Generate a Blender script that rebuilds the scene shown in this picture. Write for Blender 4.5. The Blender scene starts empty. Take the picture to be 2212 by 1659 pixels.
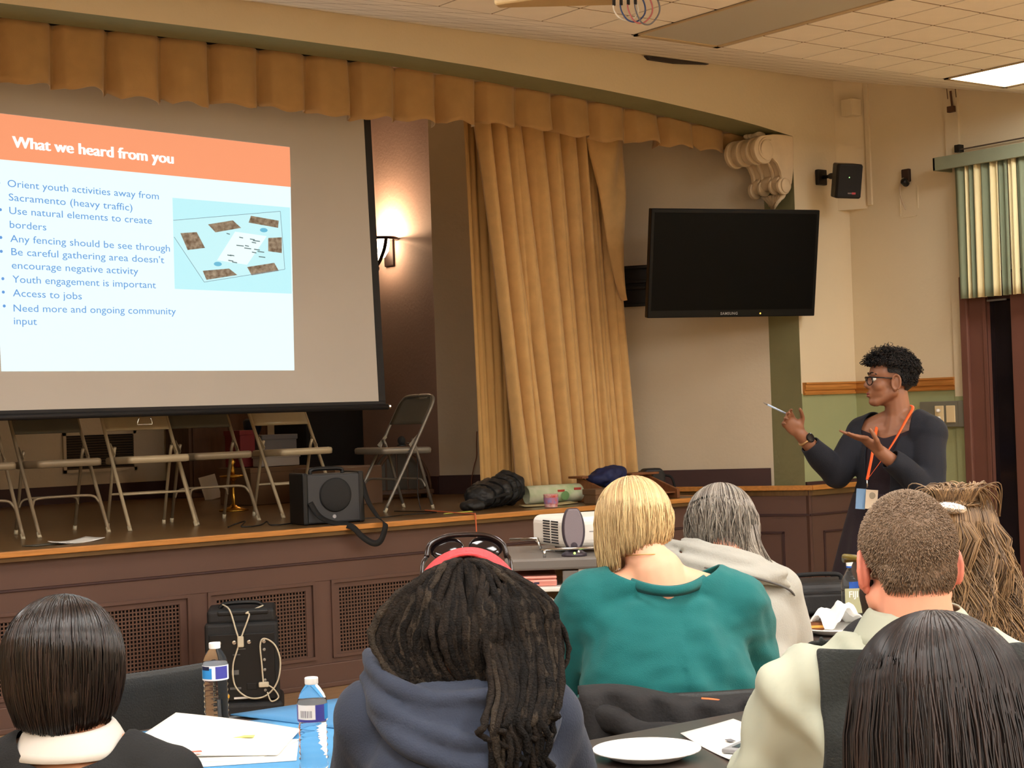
import bpy, bmesh, math, random
import numpy as np
from mathutils import Vector, Matrix, Euler, noise

# ---------------------------------------------------------------- camera
SC = bpy.context.scene
cd = bpy.data.cameras.new('camera')
cam = bpy.data.objects.new('camera', cd)
SC.collection.objects.link(cam)
SC.camera = cam
cd.sensor_width = 36.0
cd.lens = 36.0 * 3637.086 / 2212.0
cd.clip_start = 0.05
EYE = 1.5
YAW, PITCH, ROLL = 0.649778, 0.016280, -0.033892      # radians; view swings from +Y towards +X
fw = Vector((math.sin(YAW)*math.cos(PITCH), math.cos(YAW)*math.cos(PITCH), math.sin(PITCH)))
rt0 = Vector((math.cos(YAW), -math.sin(YAW), 0))
up0 = rt0.cross(fw)
rt = rt0*math.cos(ROLL) + up0*math.sin(ROLL)
up = up0*math.cos(ROLL) - rt0*math.sin(ROLL)
cam.matrix_world = Matrix(((rt.x, up.x, -fw.x, 0), (rt.y, up.y, -fw.y, 0), (rt.z, up.z, -fw.z, EYE), (0, 0, 0, 1)))

# ---------------------------------------------------------------- world, exposure
w = bpy.data.worlds.new('world'); SC.world = w
w.use_nodes = True
w.node_tree.nodes['Background'].inputs[0].default_value = (1.0, 0.86, 0.68, 1)
w.node_tree.nodes['Background'].inputs[1].default_value = 0.02
SC.view_settings.view_transform = 'Standard'
SC.view_settings.look = 'None'
SC.view_settings.gamma = 1
SC.view_settings.use_curve_mapping = False
SC.view_settings.exposure = 0.6
TROFFER_POWER = 20.0          # emission of the lit ceiling troffers
LAMP_TINT = (1.0, 0.985, 0.95)
FRONT_ROW = 0.6              # front row emission turned down to even out the stage wall

# ---------------------------------------------------------------- key dimensions (metres)
D = 8.152        # front plane of the stage wall
SZ = 0.893       # stage floor height
XR = 9.30        # right wall
CEIL = 3.389     # flat ceiling
CEILY = 6.366    # where the ceiling starts to rise towards the stage
CEILTOP = 3.796  # ceiling height at the stage wall
rnd = random.Random(7)

# ---------------------------------------------------------------- helpers
COL = SC.collection
MATS = {}
def lin(c):
    return tuple(((v/255.0)/12.92 if v/255.0 <= .04045 else ((v/255.0+.055)/1.055)**2.4) for v in c)

def mat(name, rgb, rough=.6, metal=0.0, emit=0.0, var=0.0, vscale=8.0, bump=0.0, bscale=60.0, spec=.5,
        alpha=1.0, trans=0.0, ior=1.45, rgb2=None, stretch=None, sheen=0.0, attr=None, sss=0.0):
    """procedural material: base colour (sRGB 0-255) mottled with noise, fine bump"""
    if name in MATS: return MATS[name]
    m = bpy.data.materials.new(name); m.use_nodes = True
    nt = m.node_tree; b = nt.nodes['Principled BSDF']
    c = lin(rgb)
    b.inputs['Base Color'].default_value = (*c, 1)
    b.inputs['Roughness'].default_value = rough
    b.inputs['Metallic'].default_value = metal
    b.inputs['Specular IOR Level'].default_value = spec
    b.inputs['IOR'].default_value = ior
    if trans: b.inputs['Transmission Weight'].default_value = trans
    if alpha < 1: b.inputs['Alpha'].default_value = alpha
    if sheen:
        b.inputs['Sheen Weight'].default_value = sheen
        b.inputs['Sheen Roughness'].default_value = .5
    if sss:
        b.inputs['Subsurface Weight'].default_value = sss
        b.inputs['Subsurface Radius'].default_value = (.02, .008, .004)
    if emit:
        b.inputs['Emission Color'].default_value = (*c, 1)
        b.inputs['Emission Strength'].default_value = emit
    L = nt.links
    if var or bump:
        tc = nt.nodes.new('ShaderNodeTexCoord')
        src = tc.outputs['Object']
        if stretch:
            mp = nt.nodes.new('ShaderNodeMapping'); mp.inputs['Scale'].default_value = stretch
            L.new(src, mp.inputs[0]); src = mp.outputs[0]
    if var:
        n = nt.nodes.new('ShaderNodeTexNoise'); n.inputs['Scale'].default_value = vscale
        n.inputs['Detail'].default_value = 4; L.new(src, n.inputs['Vector'])
        r = nt.nodes.new('ShaderNodeValToRGB')
        c2 = lin(rgb2) if rgb2 else tuple(v*(1-var) for v in c)
        c1 = c if rgb2 else tuple(min(1, v*(1+var)) for v in c)
        r.color_ramp.elements[0].position = .3; r.color_ramp.elements[1].position = .7
        r.color_ramp.elements[0].color = (*c2, 1); r.color_ramp.elements[1].color = (*c1, 1)
        L.new(n.outputs[0], r.inputs[0]); L.new(r.outputs[0], b.inputs['Base Color'])
    if attr:
        a = nt.nodes.new('ShaderNodeAttribute'); a.attribute_name = attr
        r = nt.nodes.new('ShaderNodeMix'); r.data_type = 'RGBA'
        r.inputs[6].default_value = (*c, 1); r.inputs[7].default_value = (*lin(rgb2), 1)
        L.new(a.outputs['Fac'], r.inputs[0]); L.new(r.outputs[2], b.inputs['Base Color'])
    if bump:
        n2 = nt.nodes.new('ShaderNodeTexNoise'); n2.inputs['Scale'].default_value = bscale
        n2.inputs['Detail'].default_value = 3; L.new(src, n2.inputs['Vector'])
        bp = nt.nodes.new('ShaderNodeBump'); bp.inputs['Strength'].default_value = bump
        bp.inputs['Distance'].default_value = .01
        L.new(n2.outputs[0], bp.inputs['Height']); L.new(bp.outputs[0], b.inputs['Normal'])
    MATS[name] = m
    return m

class MB:
    """collects vertices and faces of ONE mesh"""
    def __init__(s): s.v = []; s.f = []; s.mi = []
    def add(s, vs, fs, mi=0):
        n = len(s.v); s.v += [tuple(p) for p in vs]; s.f += [tuple(i+n for i in f) for f in fs]; s.mi += [mi]*len(fs); return s
    def box(s, x0, x1, y0, y1, z0, z1, M=None, mi=0):
        vs = [(x, y, z) for z in (z0, z1) for y in (y0, y1) for x in (x0, x1)]
        if M: vs = [M @ Vector(p) for p in vs]
        return s.add(vs, [(0, 2, 3, 1), (4, 5, 7, 6), (0, 1, 5, 4), (2, 6, 7, 3), (0, 4, 6, 2), (1, 3, 7, 5)], mi)
    def bar(s, a, b, wd, th, upv=(0, 0, 1), mi=0):
        """rectangular bar from a to b"""
        a = Vector(a); b = Vector(b); d = (b-a).normalized(); u = Vector(upv)
        if abs(d.dot(u)) > .98: u = Vector((1, 0, 0))
        r = d.cross(u).normalized()*wd/2; u2 = r.cross(d).normalized()*th/2
        vs = [p+i*r+j*u2 for p in (a, b) for i, j in ((-1, -1), (1, -1), (1, 1), (-1, 1))]
        return s.add(vs, [(3, 2, 1, 0), (4, 5, 6, 7), (0, 1, 5, 4), (1, 2, 6, 5), (2, 3, 7, 6), (3, 0, 4, 7)], mi)
    def prism(s, pts, a, b, axis='z', mi=0):
        """2-D outline extruded from a to b along an axis"""
        def P(p, h):
            return {'z': (p[0], p[1], h), 'y': (p[0], h, p[1]), 'x': (h, p[0], p[1])}[axis]
        n = len(pts)
        vs = [P(p, a) for p in pts]+[P(p, b) for p in pts]
        fs = [tuple(range(n))[::-1], tuple(range(n, 2*n))]+[(i, (i+1) % n, n+(i+1) % n, n+i) for i in range(n)]
        return s.add(vs, fs, mi)
    def grid(s, rows, cu=False, cv=False, caps=False, mi=0):
        m = len(rows); n = len(rows[0]); vs = [p for r in rows for p in r]; fs = []
        for i in range(m if cv else m-1):
            for j in range(n if cu else n-1):
                a = i*n+j; b = i*n+(j+1) % n; c = ((i+1) % m)*n+(j+1) % n; d = ((i+1) % m)*n+j
                fs.append((a, b, c, d))
        if caps: fs += [tuple(range(n))[::-1], tuple(range((m-1)*n, m*n))]
        return s.add(vs, fs, mi)
    def tube(s, pts, r, n=8, closed=False, flat=1.0, mi=0):
        pts = [Vector(p) for p in pts]; k = len(pts)
        rs = r if hasattr(r, '__len__') else [r]*k
        rows = []; u = None
        for i, p in enumerate(pts):
            a = pts[(i-1) % k] if (i or closed) else p; b = pts[(i+1) % k] if (i < k-1 or closed) else p
            d = (b-a)
            d = d.normalized() if d.length > 1e-9 else Vector((0, 0, 1))
            if u is None:
                u = d.orthogonal().normalized()
                if abs(d.z) < .9: u = (Vector((0, 0, 1))-d*d.z).normalized()
            else:
                u = (u-d*u.dot(d))
                u = u.normalized() if u.length > 1e-6 else d.orthogonal().normalized()
            v = d.cross(u)
            rows.append([p+rs[i]*(math.cos(t)*u*flat+math.sin(t)*v) for t in (2*math.pi*j/n for j in range(n))])
        return s.grid(rows, cu=True, cv=closed, caps=not closed, mi=mi)
    def lathe(s, prof, n=24, c=(0, 0, 0), M=None, mi=0, caps=True):
        rows = []
        for r, z in prof:
            row = [Vector((max(r, 1e-5)*math.cos(2*math.pi*j/n), max(r, 1e-5)*math.sin(2*math.pi*j/n), z)) for j in range(n)]
            row = [(M @ p) if M else p+Vector(c) for p in row]
            rows.append(row)
        return s.grid(rows, cu=True, caps=caps, mi=mi)
    def ell(s, c, r, M=None, nu=20, nv=12, mi=0):
        rows = []
        c = Vector(c)
        for i in range(nv+1):
            t = math.pi*(i/nv)
            t = min(max(t, .02), math.pi-.02)
            row = []
            for j in range(nu):
                q = 2*math.pi*j/nu
                p = Vector((r[0]*math.sin(t)*math.cos(q), r[1]*math.sin(t)*math.sin(q), r[2]*math.cos(t)))
                if M: p = M @ p
                row.append(c+p)
            rows.append(row[::-1])
        return s.grid(rows, cu=True, caps=True, mi=mi)
    def cap(s, a, b, ra, rb, nu=14, nv=5, mi=0):
        """tapered capsule"""
        a = Vector(a); b = Vector(b); d = b-a
        d = d.normalized() if d.length > 1e-6 else Vector((0, 0, 1))
        u = d.orthogonal().normalized(); v = d.cross(u); rows = []
        for i in range(nv+1):
            t = math.pi/2*(1-i/nv); t = min(t, math.pi/2-.03)
            rows.append([a-d*ra*math.sin(t)+ra*math.cos(t)*(math.cos(q)*u+math.sin(q)*v) for q in (2*math.pi*j/nu for j in range(nu))])
        for i in range(nv+1):
            t = math.pi/2*(i/nv); t = min(t, math.pi/2-.03)
            rows.append([b+d*rb*math.sin(t)+rb*math.cos(t)*(math.cos(q)*u+math.sin(q)*v) for q in (2*math.pi*j/nu for j in range(nu))])
        return s.grid(rows, cu=True, caps=True, mi=mi)
    def mesh(s, name):
        me = bpy.data.meshes.new(name)
        me.from_pydata([tuple(p) for p in s.v], [], s.f); me.update()
        return me

def obj(name, mb, m, parent=None, smooth=False, bev=0.0, seg=2, loc=None, rot=None, recalc=True, auto=None):
    me = mb.mesh(name) if isinstance(mb, MB) else mb
    o = bpy.data.objects.new(name, me); COL.objects.link(o)
    for x in (m if isinstance(m, (list, tuple)) else [m]): me.materials.append(x)
    if isinstance(mb, MB) and any(mb.mi): me.polygons.foreach_set('material_index', mb.mi)
    if recalc:
        bm = bmesh.new(); bm.from_mesh(me); bmesh.ops.recalc_face_normals(bm, faces=bm.faces); bm.to_mesh(me); bm.free()
    if smooth: me.polygons.foreach_set('use_smooth', [True]*len(me.polygons))
    if auto is not None:
        me.polygons.foreach_set('use_smooth', [True]*len(me.polygons))
        try: me.set_sharp_from_angle(angle=math.radians(auto))
        except Exception: pass
    if bev:
        b = o.modifiers.new('bevel', 'BEVEL'); b.width = bev; b.segments = seg; b.limit_method = 'ANGLE'
    if parent: o.parent = parent
    if loc is not None: o.location = loc
    if rot is not None: o.rotation_euler = rot
    return o

def tag(o, label, cat, group=None):
    o['label'] = label; o['category'] = cat
    if group: o['group'] = group
    return o

def thing(name, label, cat, loc=(0, 0, 0), rotz=0.0, group=None):
    o = bpy.data.objects.new(name, None); COL.objects.link(o)
    o.empty_display_size = .1
    o.location = loc; o.rotation_euler = (0, 0, rotz)
    return tag(o, label, cat, group)

def struct(name, mb, m, parent=None, label=None, **k):
    o = obj(name, mb, m, parent, **k)
    if parent is None: o['kind'] = 'structure'
    if label: o['label'] = label
    return o

def copy_tree(o, parent=None):
    c = o.copy(); COL.objects.link(c); c.parent = parent
    for ch in list(o.children): copy_tree(ch, c)
    return c

def evaluated(o):
    """apply the modifiers of o and keep the plain mesh"""
    dg = bpy.context.evaluated_depsgraph_get()
    me = bpy.data.meshes.new_from_object(o.evaluated_get(dg))
    old = o.data; o.modifiers.clear(); o.data = me; me.name = o.name
    bpy.data.meshes.remove(old)
    return o

def blob(name, mb, m, parent=None, voxel=.01, smooth=6, fac=.5, warp=None, cut=None, solid=0.0):
    """overlapping closed shapes grown together into one continuous skin"""
    o = obj(name, mb, m, parent, recalc=False)
    r = o.modifiers.new('remesh', 'REMESH'); r.mode = 'VOXEL'; r.voxel_size = voxel
    if smooth:
        sm = o.modifiers.new('smooth', 'SMOOTH'); sm.factor = fac; sm.iterations = smooth
    evaluated(o)
    me = o.data
    if warp or cut is not None:
        bm = bmesh.new(); bm.from_mesh(me)
        if warp:
            bm.normal_update()
            new = [warp(v.co.copy(), v.normal.copy()) for v in bm.verts]
            for v, p in zip(bm.verts, new): v.co = p
        if cut is not None:
            bmesh.ops.delete(bm, geom=[v for v in bm.verts if cut(v.co)], context='VERTS')
            for v in [v for v in bm.verts if not v.link_faces]: bm.verts.remove(v)
            rim = {v: [e.other_vert(v) for e in v.link_edges if e.is_boundary] for v in bm.verts if v.is_boundary}
            for _ in range(14):                     # even out the cut edge into a clean hem
                new = {v: v.co*.5+sum((q.co for q in nb), Vector())/len(nb)*.5 for v, nb in rim.items() if nb}
                for v, p in new.items(): v.co = p
        bm.to_mesh(me); bm.free()
    if solid:
        so = o.modifiers.new('solid', 'SOLIDIFY'); so.thickness = solid; so.offset = -1
    me.polygons.foreach_set('use_smooth', [True]*len(me.polygons))
    return o

def bez(pts, n=8):
    """smooth path (Catmull-Rom) through points"""
    P = [Vector(p) for p in pts]; out = []
    for i in range(len(P)-1):
        a = P[max(i-1, 0)]; b = P[i]; c = P[i+1]; d = P[min(i+2, len(P)-1)]
        for k in range(n):
            t = k/n
            out.append(.5*((2*b)+(c-a)*t+(2*a-5*b+4*c-d)*t*t+(3*b-a-3*c+d)*t**3))
    out.append(P[-1]); return out

def text_mesh(s, size=1.0, bold=0.0, align='LEFT', space=1.0, shear=0.0):
    cu = bpy.data.curves.new('txt', 'FONT'); cu.body = s; cu.size = size; cu.align_x = align
    cu.offset = bold; cu.fill_mode = 'FRONT'; cu.space_character = space; cu.shear = shear; cu.resolution_u = 3
    o = bpy.data.objects.new('txt', cu); COL.objects.link(o)
    bpy.context.view_layer.update()
    dg = bpy.context.evaluated_depsgraph_get()
    me = bpy.data.meshes.new_from_object(o.evaluated_get(dg))
    bpy.data.objects.remove(o); bpy.data.curves.remove(cu)
    vs = [tuple(v.co) for v in me.vertices]; fs = [tuple(p.vertices) for p in me.polygons]
    bpy.data.meshes.remove(me)
    return vs, fs
# ================================================================ ROOM SHELL
CREAM = mat('cream_plaster', (224, 209, 178), .75, var=.03, vscale=1.2, bump=.12, bscale=45)
GREEN = mat('sage_plaster', (160, 166, 122), .7, var=.05, vscale=2, bump=.25, bscale=30)
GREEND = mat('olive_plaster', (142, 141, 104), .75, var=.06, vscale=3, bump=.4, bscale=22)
GREYW = mat('stage_plaster', (200, 186, 162), .8, var=.05, vscale=1.5, bump=.15, bscale=40)
TAUPE = mat('taupe_plaster', (150, 124, 114), .8, var=.06, vscale=1.5, bump=.15, bscale=40)
BROWN = mat('brown_paint', (93, 67, 57), .55, var=.06, vscale=2, bump=.05, bscale=20)
BROWND = mat('dark_brown_paint', (62, 38, 36), .6, var=.06, vscale=3)
OAK = mat('oak_trim', (190, 128, 62), .4, var=.18, vscale=6, stretch=(1, 8, 14))
OAKY = mat('oak_trim_side', (184, 122, 58), .4, var=.18, vscale=6, stretch=(8, 1, 14))
FLOORM = mat('varnished_floor', (168, 134, 98), .3, var=.2, vscale=3, stretch=(1, 10, 1))
BLACK = mat('black_plastic', (16, 16, 17), .45)
BLACKM = mat('black_matte', (20, 20, 21), .8, bump=.1, bscale=200)
CHROME = mat('chrome', (200, 200, 200), .18, metal=1)
STEEL = mat('brushed_steel', (150, 148, 142), .4, metal=.8)
WHITEP = mat('white_plastic', (225, 222, 214), .4)
PAPER = mat('white_paper', (236, 234, 228), .7)

mb = MB().box(-4, XR, -6, D+.02, -.1, 0)
struct('floor', mb, FLOORM, label='varnished orange brown hall floor')

# walls of the hall
struct('wall_right', MB().box(XR, XR+.15, -6, D+.3, 1.555, 4.0), CREAM, label='cream upper wall on the right side of the hall')
struct('wall_right_lower', MB().box(XR-.004, XR+.15, -6, D+.3, 0, 1.555), GREEN, label='sage green lower wall on the right side')
struct('wall_left', MB().box(-4.15, -4, -6, D, 0, 4.0), CREAM)
struct('wall_back', MB().box(-4, XR, -6.15, -6, 0, 4.0), CREAM)

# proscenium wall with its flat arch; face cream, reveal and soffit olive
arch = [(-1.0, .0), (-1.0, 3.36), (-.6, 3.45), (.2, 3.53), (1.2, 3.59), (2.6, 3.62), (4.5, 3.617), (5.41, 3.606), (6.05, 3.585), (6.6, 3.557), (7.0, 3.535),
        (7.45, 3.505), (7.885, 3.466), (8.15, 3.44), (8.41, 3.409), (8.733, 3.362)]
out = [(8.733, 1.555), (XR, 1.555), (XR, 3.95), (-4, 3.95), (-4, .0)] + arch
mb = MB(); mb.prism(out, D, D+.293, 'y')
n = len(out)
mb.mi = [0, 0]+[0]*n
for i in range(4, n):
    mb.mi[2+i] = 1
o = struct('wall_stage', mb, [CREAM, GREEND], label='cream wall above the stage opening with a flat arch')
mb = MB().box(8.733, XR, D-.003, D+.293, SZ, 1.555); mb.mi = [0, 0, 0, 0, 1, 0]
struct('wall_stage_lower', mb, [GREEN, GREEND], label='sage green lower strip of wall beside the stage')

# ceiling: flat field with separate tiles in view, rising strip towards the stage
TILE = mat('ceiling_tile', (246, 236, 218), .85, var=.03, vscale=5, bump=.15, bscale=120)
GROOVE = mat('ceiling_groove', (128, 102, 74), .9)
def brick_mat(name, c1, c2, sx, sy):
    m = bpy.data.materials.new(name); m.use_nodes = True; nt = m.node_tree; b = nt.nodes['Principled BSDF']
    tc = nt.nodes.new('ShaderNodeTexCoord'); br = nt.nodes.new('ShaderNodeTexBrick')
    br.offset = 0; br.inputs['Color1'].default_value = (*lin(c1), 1); br.inputs['Color2'].default_value = (*lin(c1), 1)
    br.inputs['Mortar'].default_value = (*lin(c2), 1); br.inputs['Scale'].default_value = 1
    br.inputs['Mortar Size'].default_value = .006; br.inputs['Brick Width'].default_value = sx; br.inputs['Row Height'].default_value = sy
    nt.links.new(tc.outputs['Object'], br.inputs['Vector']); nt.links.new(br.outputs['Color'], b.inputs['Base Color'])
    b.inputs['Roughness'].default_value = .85
    return m
FARTILE = brick_mat('ceiling_tile_far', (246, 236, 218), (150, 124, 92), .304, .304)
ceiling = struct('ceiling', MB().box(-4, XR, -6, CEILY, CEIL+.0015, CEIL+.1), GROOVE, label='low tiled ceiling of the hall')
# seat the pattern of the rising strip on the grid of the flat field
mb = MB(); sl = math.hypot(D-CEILY, CEILTOP-CEIL); an = math.atan2(CEILTOP-CEIL, D-CEILY)
mb.box(-4-6.912, XR-6.912, 0, sl, 0, .05)
o = struct('ceiling_rise', mb, FARTILE, label='tiled ceiling strip rising towards the stage wall')
o.location = (6.912, CEILY, CEIL); o.rotation_euler = (an, 0, 0)
FIX = [(5.686, 6.273), (8.115, 8.685)]
tile = None; tcount = 0
pit = .304; py = .3015
for j in range(0, 12):
    for i in range(-11, 8):
        x0 = 6.912+i*pit; y1 = CEILY-j*py
        x1 = min(x0+pit, XR); y0 = y1-py
        if x0 >= XR-.02 or y0 < 2.6: continue
        if j < 4 and any(x0 < b-.05 and x1 > a+.05 for a, b in FIX): continue
        if y0 < 4.9-(x0-4.0)*.0 and x0 < 5: continue
        if tile is None:
            tile = MB().box(.006, pit-.006, .009, py-.009, -.002, .013).mesh('ceiling_tile'); tile.materials.append(TILE)
        o = bpy.data.objects.new('ceiling_tile', tile); COL.objects.link(o); o.parent = ceiling
        o.location = (x0, y0, CEIL)
        if x1-x0 < pit-.01: o.scale = ((x1-x0)/pit, 1, 1)
        tcount += 1
# tiles outside the view: one sheet with the same pattern
mb = MB().box(-4-6.912, 3.568-6.912, -6-CEILY, 0, 0, .01).box(3.568-6.912, XR-6.912, -6-CEILY, 2.748-CEILY, 0, .01)
mb.box(3.568-6.912, 5.088-6.912, 2.748-CEILY, 4.858-CEILY, 0, .01)
o = obj('ceiling_field', mb, FARTILE, ceiling); o.location = (6.912, CEILY, CEIL)

# troffers
DIFFG = mat('unlit_diffuser', (190, 184, 168), .5)
FRAMEM = mat('troffer_frame', (196, 172, 132), .5)
DARKF = mat('troffer_shadow_gap', (60, 52, 50), .7)
LIT = bpy.data.materials.new('lit_diffuser'); LIT.use_nodes = True
_b = LIT.node_tree.nodes['Principled BSDF']; _b.inputs['Base Color'].default_value = (.8, .8, .8, 1)
_b.inputs['Emission Color'].default_value = (*LAMP_TINT, 1); _b.inputs['Emission Strength'].default_value = TROFFER_POWER
LIT2 = LIT.copy(); LIT2.name = 'lit_diffuser_dim'; LIT2.node_tree.nodes['Principled BSDF'].inputs['Emission Strength'].default_value = TROFFER_POWER*FRONT_ROW
def troffer(x0, x1, y0, y1, lit, label, grp=None):
    t = thing('ceiling_light', label, 'ceiling light', ((x0+x1)/2, (y0+y1)/2, CEIL), 0, grp)
    a = (x1-x0)/2; b = (y1-y0)/2
    m = MB(); fw_ = .035
    m.box(-a, a, b-fw_, b, -.010, .02); m.box(-a, a, -b, -b+fw_, -.010, .02)
    m.box(-a, -a+.014, -b, b, -.010, .02); m.box(a-fw_, a, -b, b, -.010, .02)
    obj('frame', m, FRAMEM, t)
    obj('diffuser', MB().box(-a+.014, a-fw_, -b+fw_, b-fw_, -.0055, .004), (LIT2 if lit == 2 else LIT) if lit else DIFFG, t)
    g = MB().box(-a-.008, -a, -b-.008, b+.008, -.002, .02).box(-a-.008, a, b, b+.008, -.002, .02)
    obj('shadow_gap', g, DARKF, t)
    return t
troffer(5.686, 6.273, 5.16, 6.366, False, 'switched-off grey ceiling troffer over the stage front, beside the hanging cables')
troffer(8.115, 8.685, 5.13, 6.345, 2, 'brightly lit ceiling troffer near the striped curtain')
for xx in (-1.6, .85, 3.26):  # unseen lit troffers, added to brighten the stage front and screen
    troffer(xx, xx+.58, 5.16, 6.366, 2, 'added ceiling troffer lighting the stage front, out of view above the screen', 'added troffers for the stage front')
for yy in (3.0, .8, -1.4, -3.6):
    for xx in (-2.0, .5, 3.0, 5.5, 8.0):
        troffer(xx, xx+.58, yy-1.2, yy, True, 'lit ceiling troffer above the audience, out of view', 'troffers over the seating')
mb = MB().prism([(7.36, CEILTOP-.012), (7.39, CEILTOP-.034), (7.62, CEILTOP-.036), (7.92, CEILTOP-.014), (7.92, CEILTOP-.010)], D-.03, D-.002, 'y')
struct('trim_1', mb, DARKF, label='dark open slot where the ceiling meets the stage wall')

# chair rails (profiled) on the stage wall strip and the right wall
prof = [(0, 1.545), (.022, 1.545), (.026, 1.556), (.018, 1.562), (.018, 1.572), (.03, 1.58), (.034, 1.60), (.03, 1.615), (.04, 1.62), (.04, 1.632), (0, 1.632)]
mb = MB(); mb.grid([[(x, D-a, z) for a, z in prof] for x in (8.745, XR-.03)], cu=True, caps=True)
struct('trim_2', mb, OAK, label='oak chair rail on the wall strip beside the stage')
mb = MB(); mb.grid([[(XR-a, y, z) for a, z in prof] for y in (D, 7.262)], cu=True, caps=True)
struct('trim_3', mb, OAKY, label='oak chair rail on the right wall behind the presenter')

# corner chase and its boxes
mb = MB().prism([(XR-.12, D), (XR, D-.17), (XR, D)], 2.86, 3.79, 'z')
struct('trim_4', mb, CREAM, label='cream boxed pipe chase in the upper corner')
struct('trim_5', MB().box(XR-.018, XR, 7.93, 7.965, 2.88, 3.75), CREAM, label='thin vertical cable cover beside the corner chase')
jb = thing('junction_box', 'cream junction box high in the corner under the ceiling', 'junction box', (9.25, 8.03, 3.58))
obj('box_body', MB().box(-.08, .02, -.05, .05, -.06, .06), CREAM, jb, bev=.004)
obj('box_cover', MB().box(-.084, -.08, -.045, .045, -.055, .055), CREAM, jb)
# vertical raceway by the door
struct('trim_6', MB().box(XR-.02, XR, 7.155, 7.262, 1.50, 3.58), CREAM, label='cream vertical boxing running from ceiling to door frame')
struct('trim_7', MB().box(XR-.022, XR, 7.155, 7.262, 0, 1.50), GREEN, label='green lower part of the vertical boxing')

# door on the right wall: brown frame and dark opening
DARKGLASS = mat('dark_door_glass', (22, 18, 22), .12, var=.2, vscale=2)
FRAMEB = mat('door_frame_paint', (108, 70, 58), .5, var=.06, vscale=4, bump=.05, bscale=40)
dr = struct('door_1', MB().box(XR-.05, XR, 6.96, 7.155, 0, 2.32), FRAMEB, label='brown painted door frame beside the light switches')
obj('frame_moulding', MB().box(XR-.075, XR-.045, 7.10, 7.16, 0, 2.3), FRAMEB, dr, bev=.008)
obj('door_stop', MB().box(XR-.06, XR-.045, 6.96, 6.985, 0, 2.3), FRAMEB, dr)
obj('door_leaf_glass', MB().box(XR-.012, XR-.004, 6.77, 6.96, 0, 2.2), DARKGLASS, dr)
obj('head_rail', MB().box(XR-.03, XR-.002, 6.1, 6.96, 2.13, 2.32), BROWND, dr)
obj('door_closer_bar', MB().bar((XR-.05, 6.95, 2.125), (XR-.05, 6.80, 2.125), .012, .012), STEEL, dr)
obj('mullion', MB().box(XR-.05, XR, 6.5, 6.772, 0, 2.3), FRAMEB, dr, bev=.006)
# ================================================================ STAGE
STAGEF = mat('stage_boards', (104, 78, 46), .28, var=.25, vscale=4, stretch=(1, 9, 1))
VELVET = mat('gold_velvet', (212, 172, 112), .75, var=.07, vscale=14, bump=.15, bscale=220, sheen=.35)
VALM = mat('gold_valance_cloth', (182, 144, 92), .8, var=.06, vscale=10, bump=.1, bscale=200, sheen=.2)
DARKV = mat('stage_void', (40, 34, 30), .9)

# TV-side splayed wall direction
W0 = Vector((8.733, 8.445)); W1 = Vector((7.249, 10.482)); 
def wallbox(mb, a, b, z0, z1, th=.12):
    d = (b-a).normalized(); nrm = Vector((-d.y, d.x))*th
    if nrm.x < 0: nrm = -nrm                      # thickness goes to +x, away from the stage
    p = [a, b, b+nrm, a+nrm]
    mb.prism([(q.x, q.y) for q in p], z0, z1, 'z'); return mb
struct('wall_stage_splay', wallbox(MB(), W0, W1, SZ, 4.3), GREYW, label='grey plaster stage wall behind the television')
struct('wall_stage_side', wallbox(MB(), W1, Vector((7.249, 12.9)), SZ, 4.3), TAUPE, label='taupe side wall of the stage with the lit sconce')
struct('wall_stage_back', MB().box(-2.2, 7.4, 12.75, 12.9, SZ, 4.3), GREYW, label='dim plaster back wall of the stage')
struct('wall_stage_left', MB().box(-2.3, -2.15, D+.29, 12.9, SZ, 4.3), GREYW)
struct('ceiling_stage', MB().box(-2.3, 9.6, D+.29, 12.9, 4.3, 4.4), GREYW)
struct('wall_stage_above', MB().box(-2.3, 9.6, D+.2, D+.28, 3.96, 4.4), GREYW)

# stage floor: polygon with a stair notch at the right end
poly = [(-2.2, 8.105), (7.78, 8.105), (7.78, 9.35), (8.12, 9.35), (8.762, 8.105), (XR, 8.105), (XR, 8.445), (8.72, 8.6), (8.72, 12.8), (-2.2, 12.8)]
fl = struct('floor_stage', MB().prism(poly, SZ-.05, SZ, 'z'), STAGEF, label='dark varnished stage floor')
# nosings
mb = MB().box(-2.2, 7.80, 8.085, 8.13, SZ-.027, SZ+.002)
struct('trim_8', mb, OAK, bev=.004, label='oak nosing along the stage front edge')
mb = MB().box(8.745, XR, 8.085, 8.13, SZ-.012, SZ+.022)
struct('trim_9', mb, OAK, bev=.004, label='oak nosing on the low wall beside the stage')
mb = MB(); mb.bar((8.752, 8.098, SZ+.005), (8.11, 9.35, SZ+.005), .045, .034)
struct('trim_10', mb, OAK, bev=.004, label='oak nosing on the splayed low wall under the television')
struct('trim_11', MB().box(7.755, 7.80, 8.1, 9.35, SZ-.027, SZ+.002), OAK, label='oak nosing on the end of the stage apron')
struct('trim_12', MB().box(8.735, XR, 8.13, 8.152, SZ+.02, SZ+.045), BROWND, label='thin brown base strip under the green wall')

# baseboards on the stage walls
mb = MB(); d = (W1-W0).normalized(); nn = Vector((-d.y, d.x)); nn = -nn if nn.x > 0 else nn
q = [W0+d*.02+nn*.02, W1+nn*.02, W1, W0+d*.02]
mb.prism([(p.x, p.y) for p in q], SZ, 1.035, 'z')
struct('baseboard_splay', mb, BROWND, label='dark brown baseboard under the television wall')
struct('baseboard_back', MB().box(-2.1, 7.24, 12.73, 12.75, SZ, 1.03), BROWND)
struct('baseboard_side', MB().box(7.229, 7.249, 10.49, 12.73, SZ, 1.03), BROWND)

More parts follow.
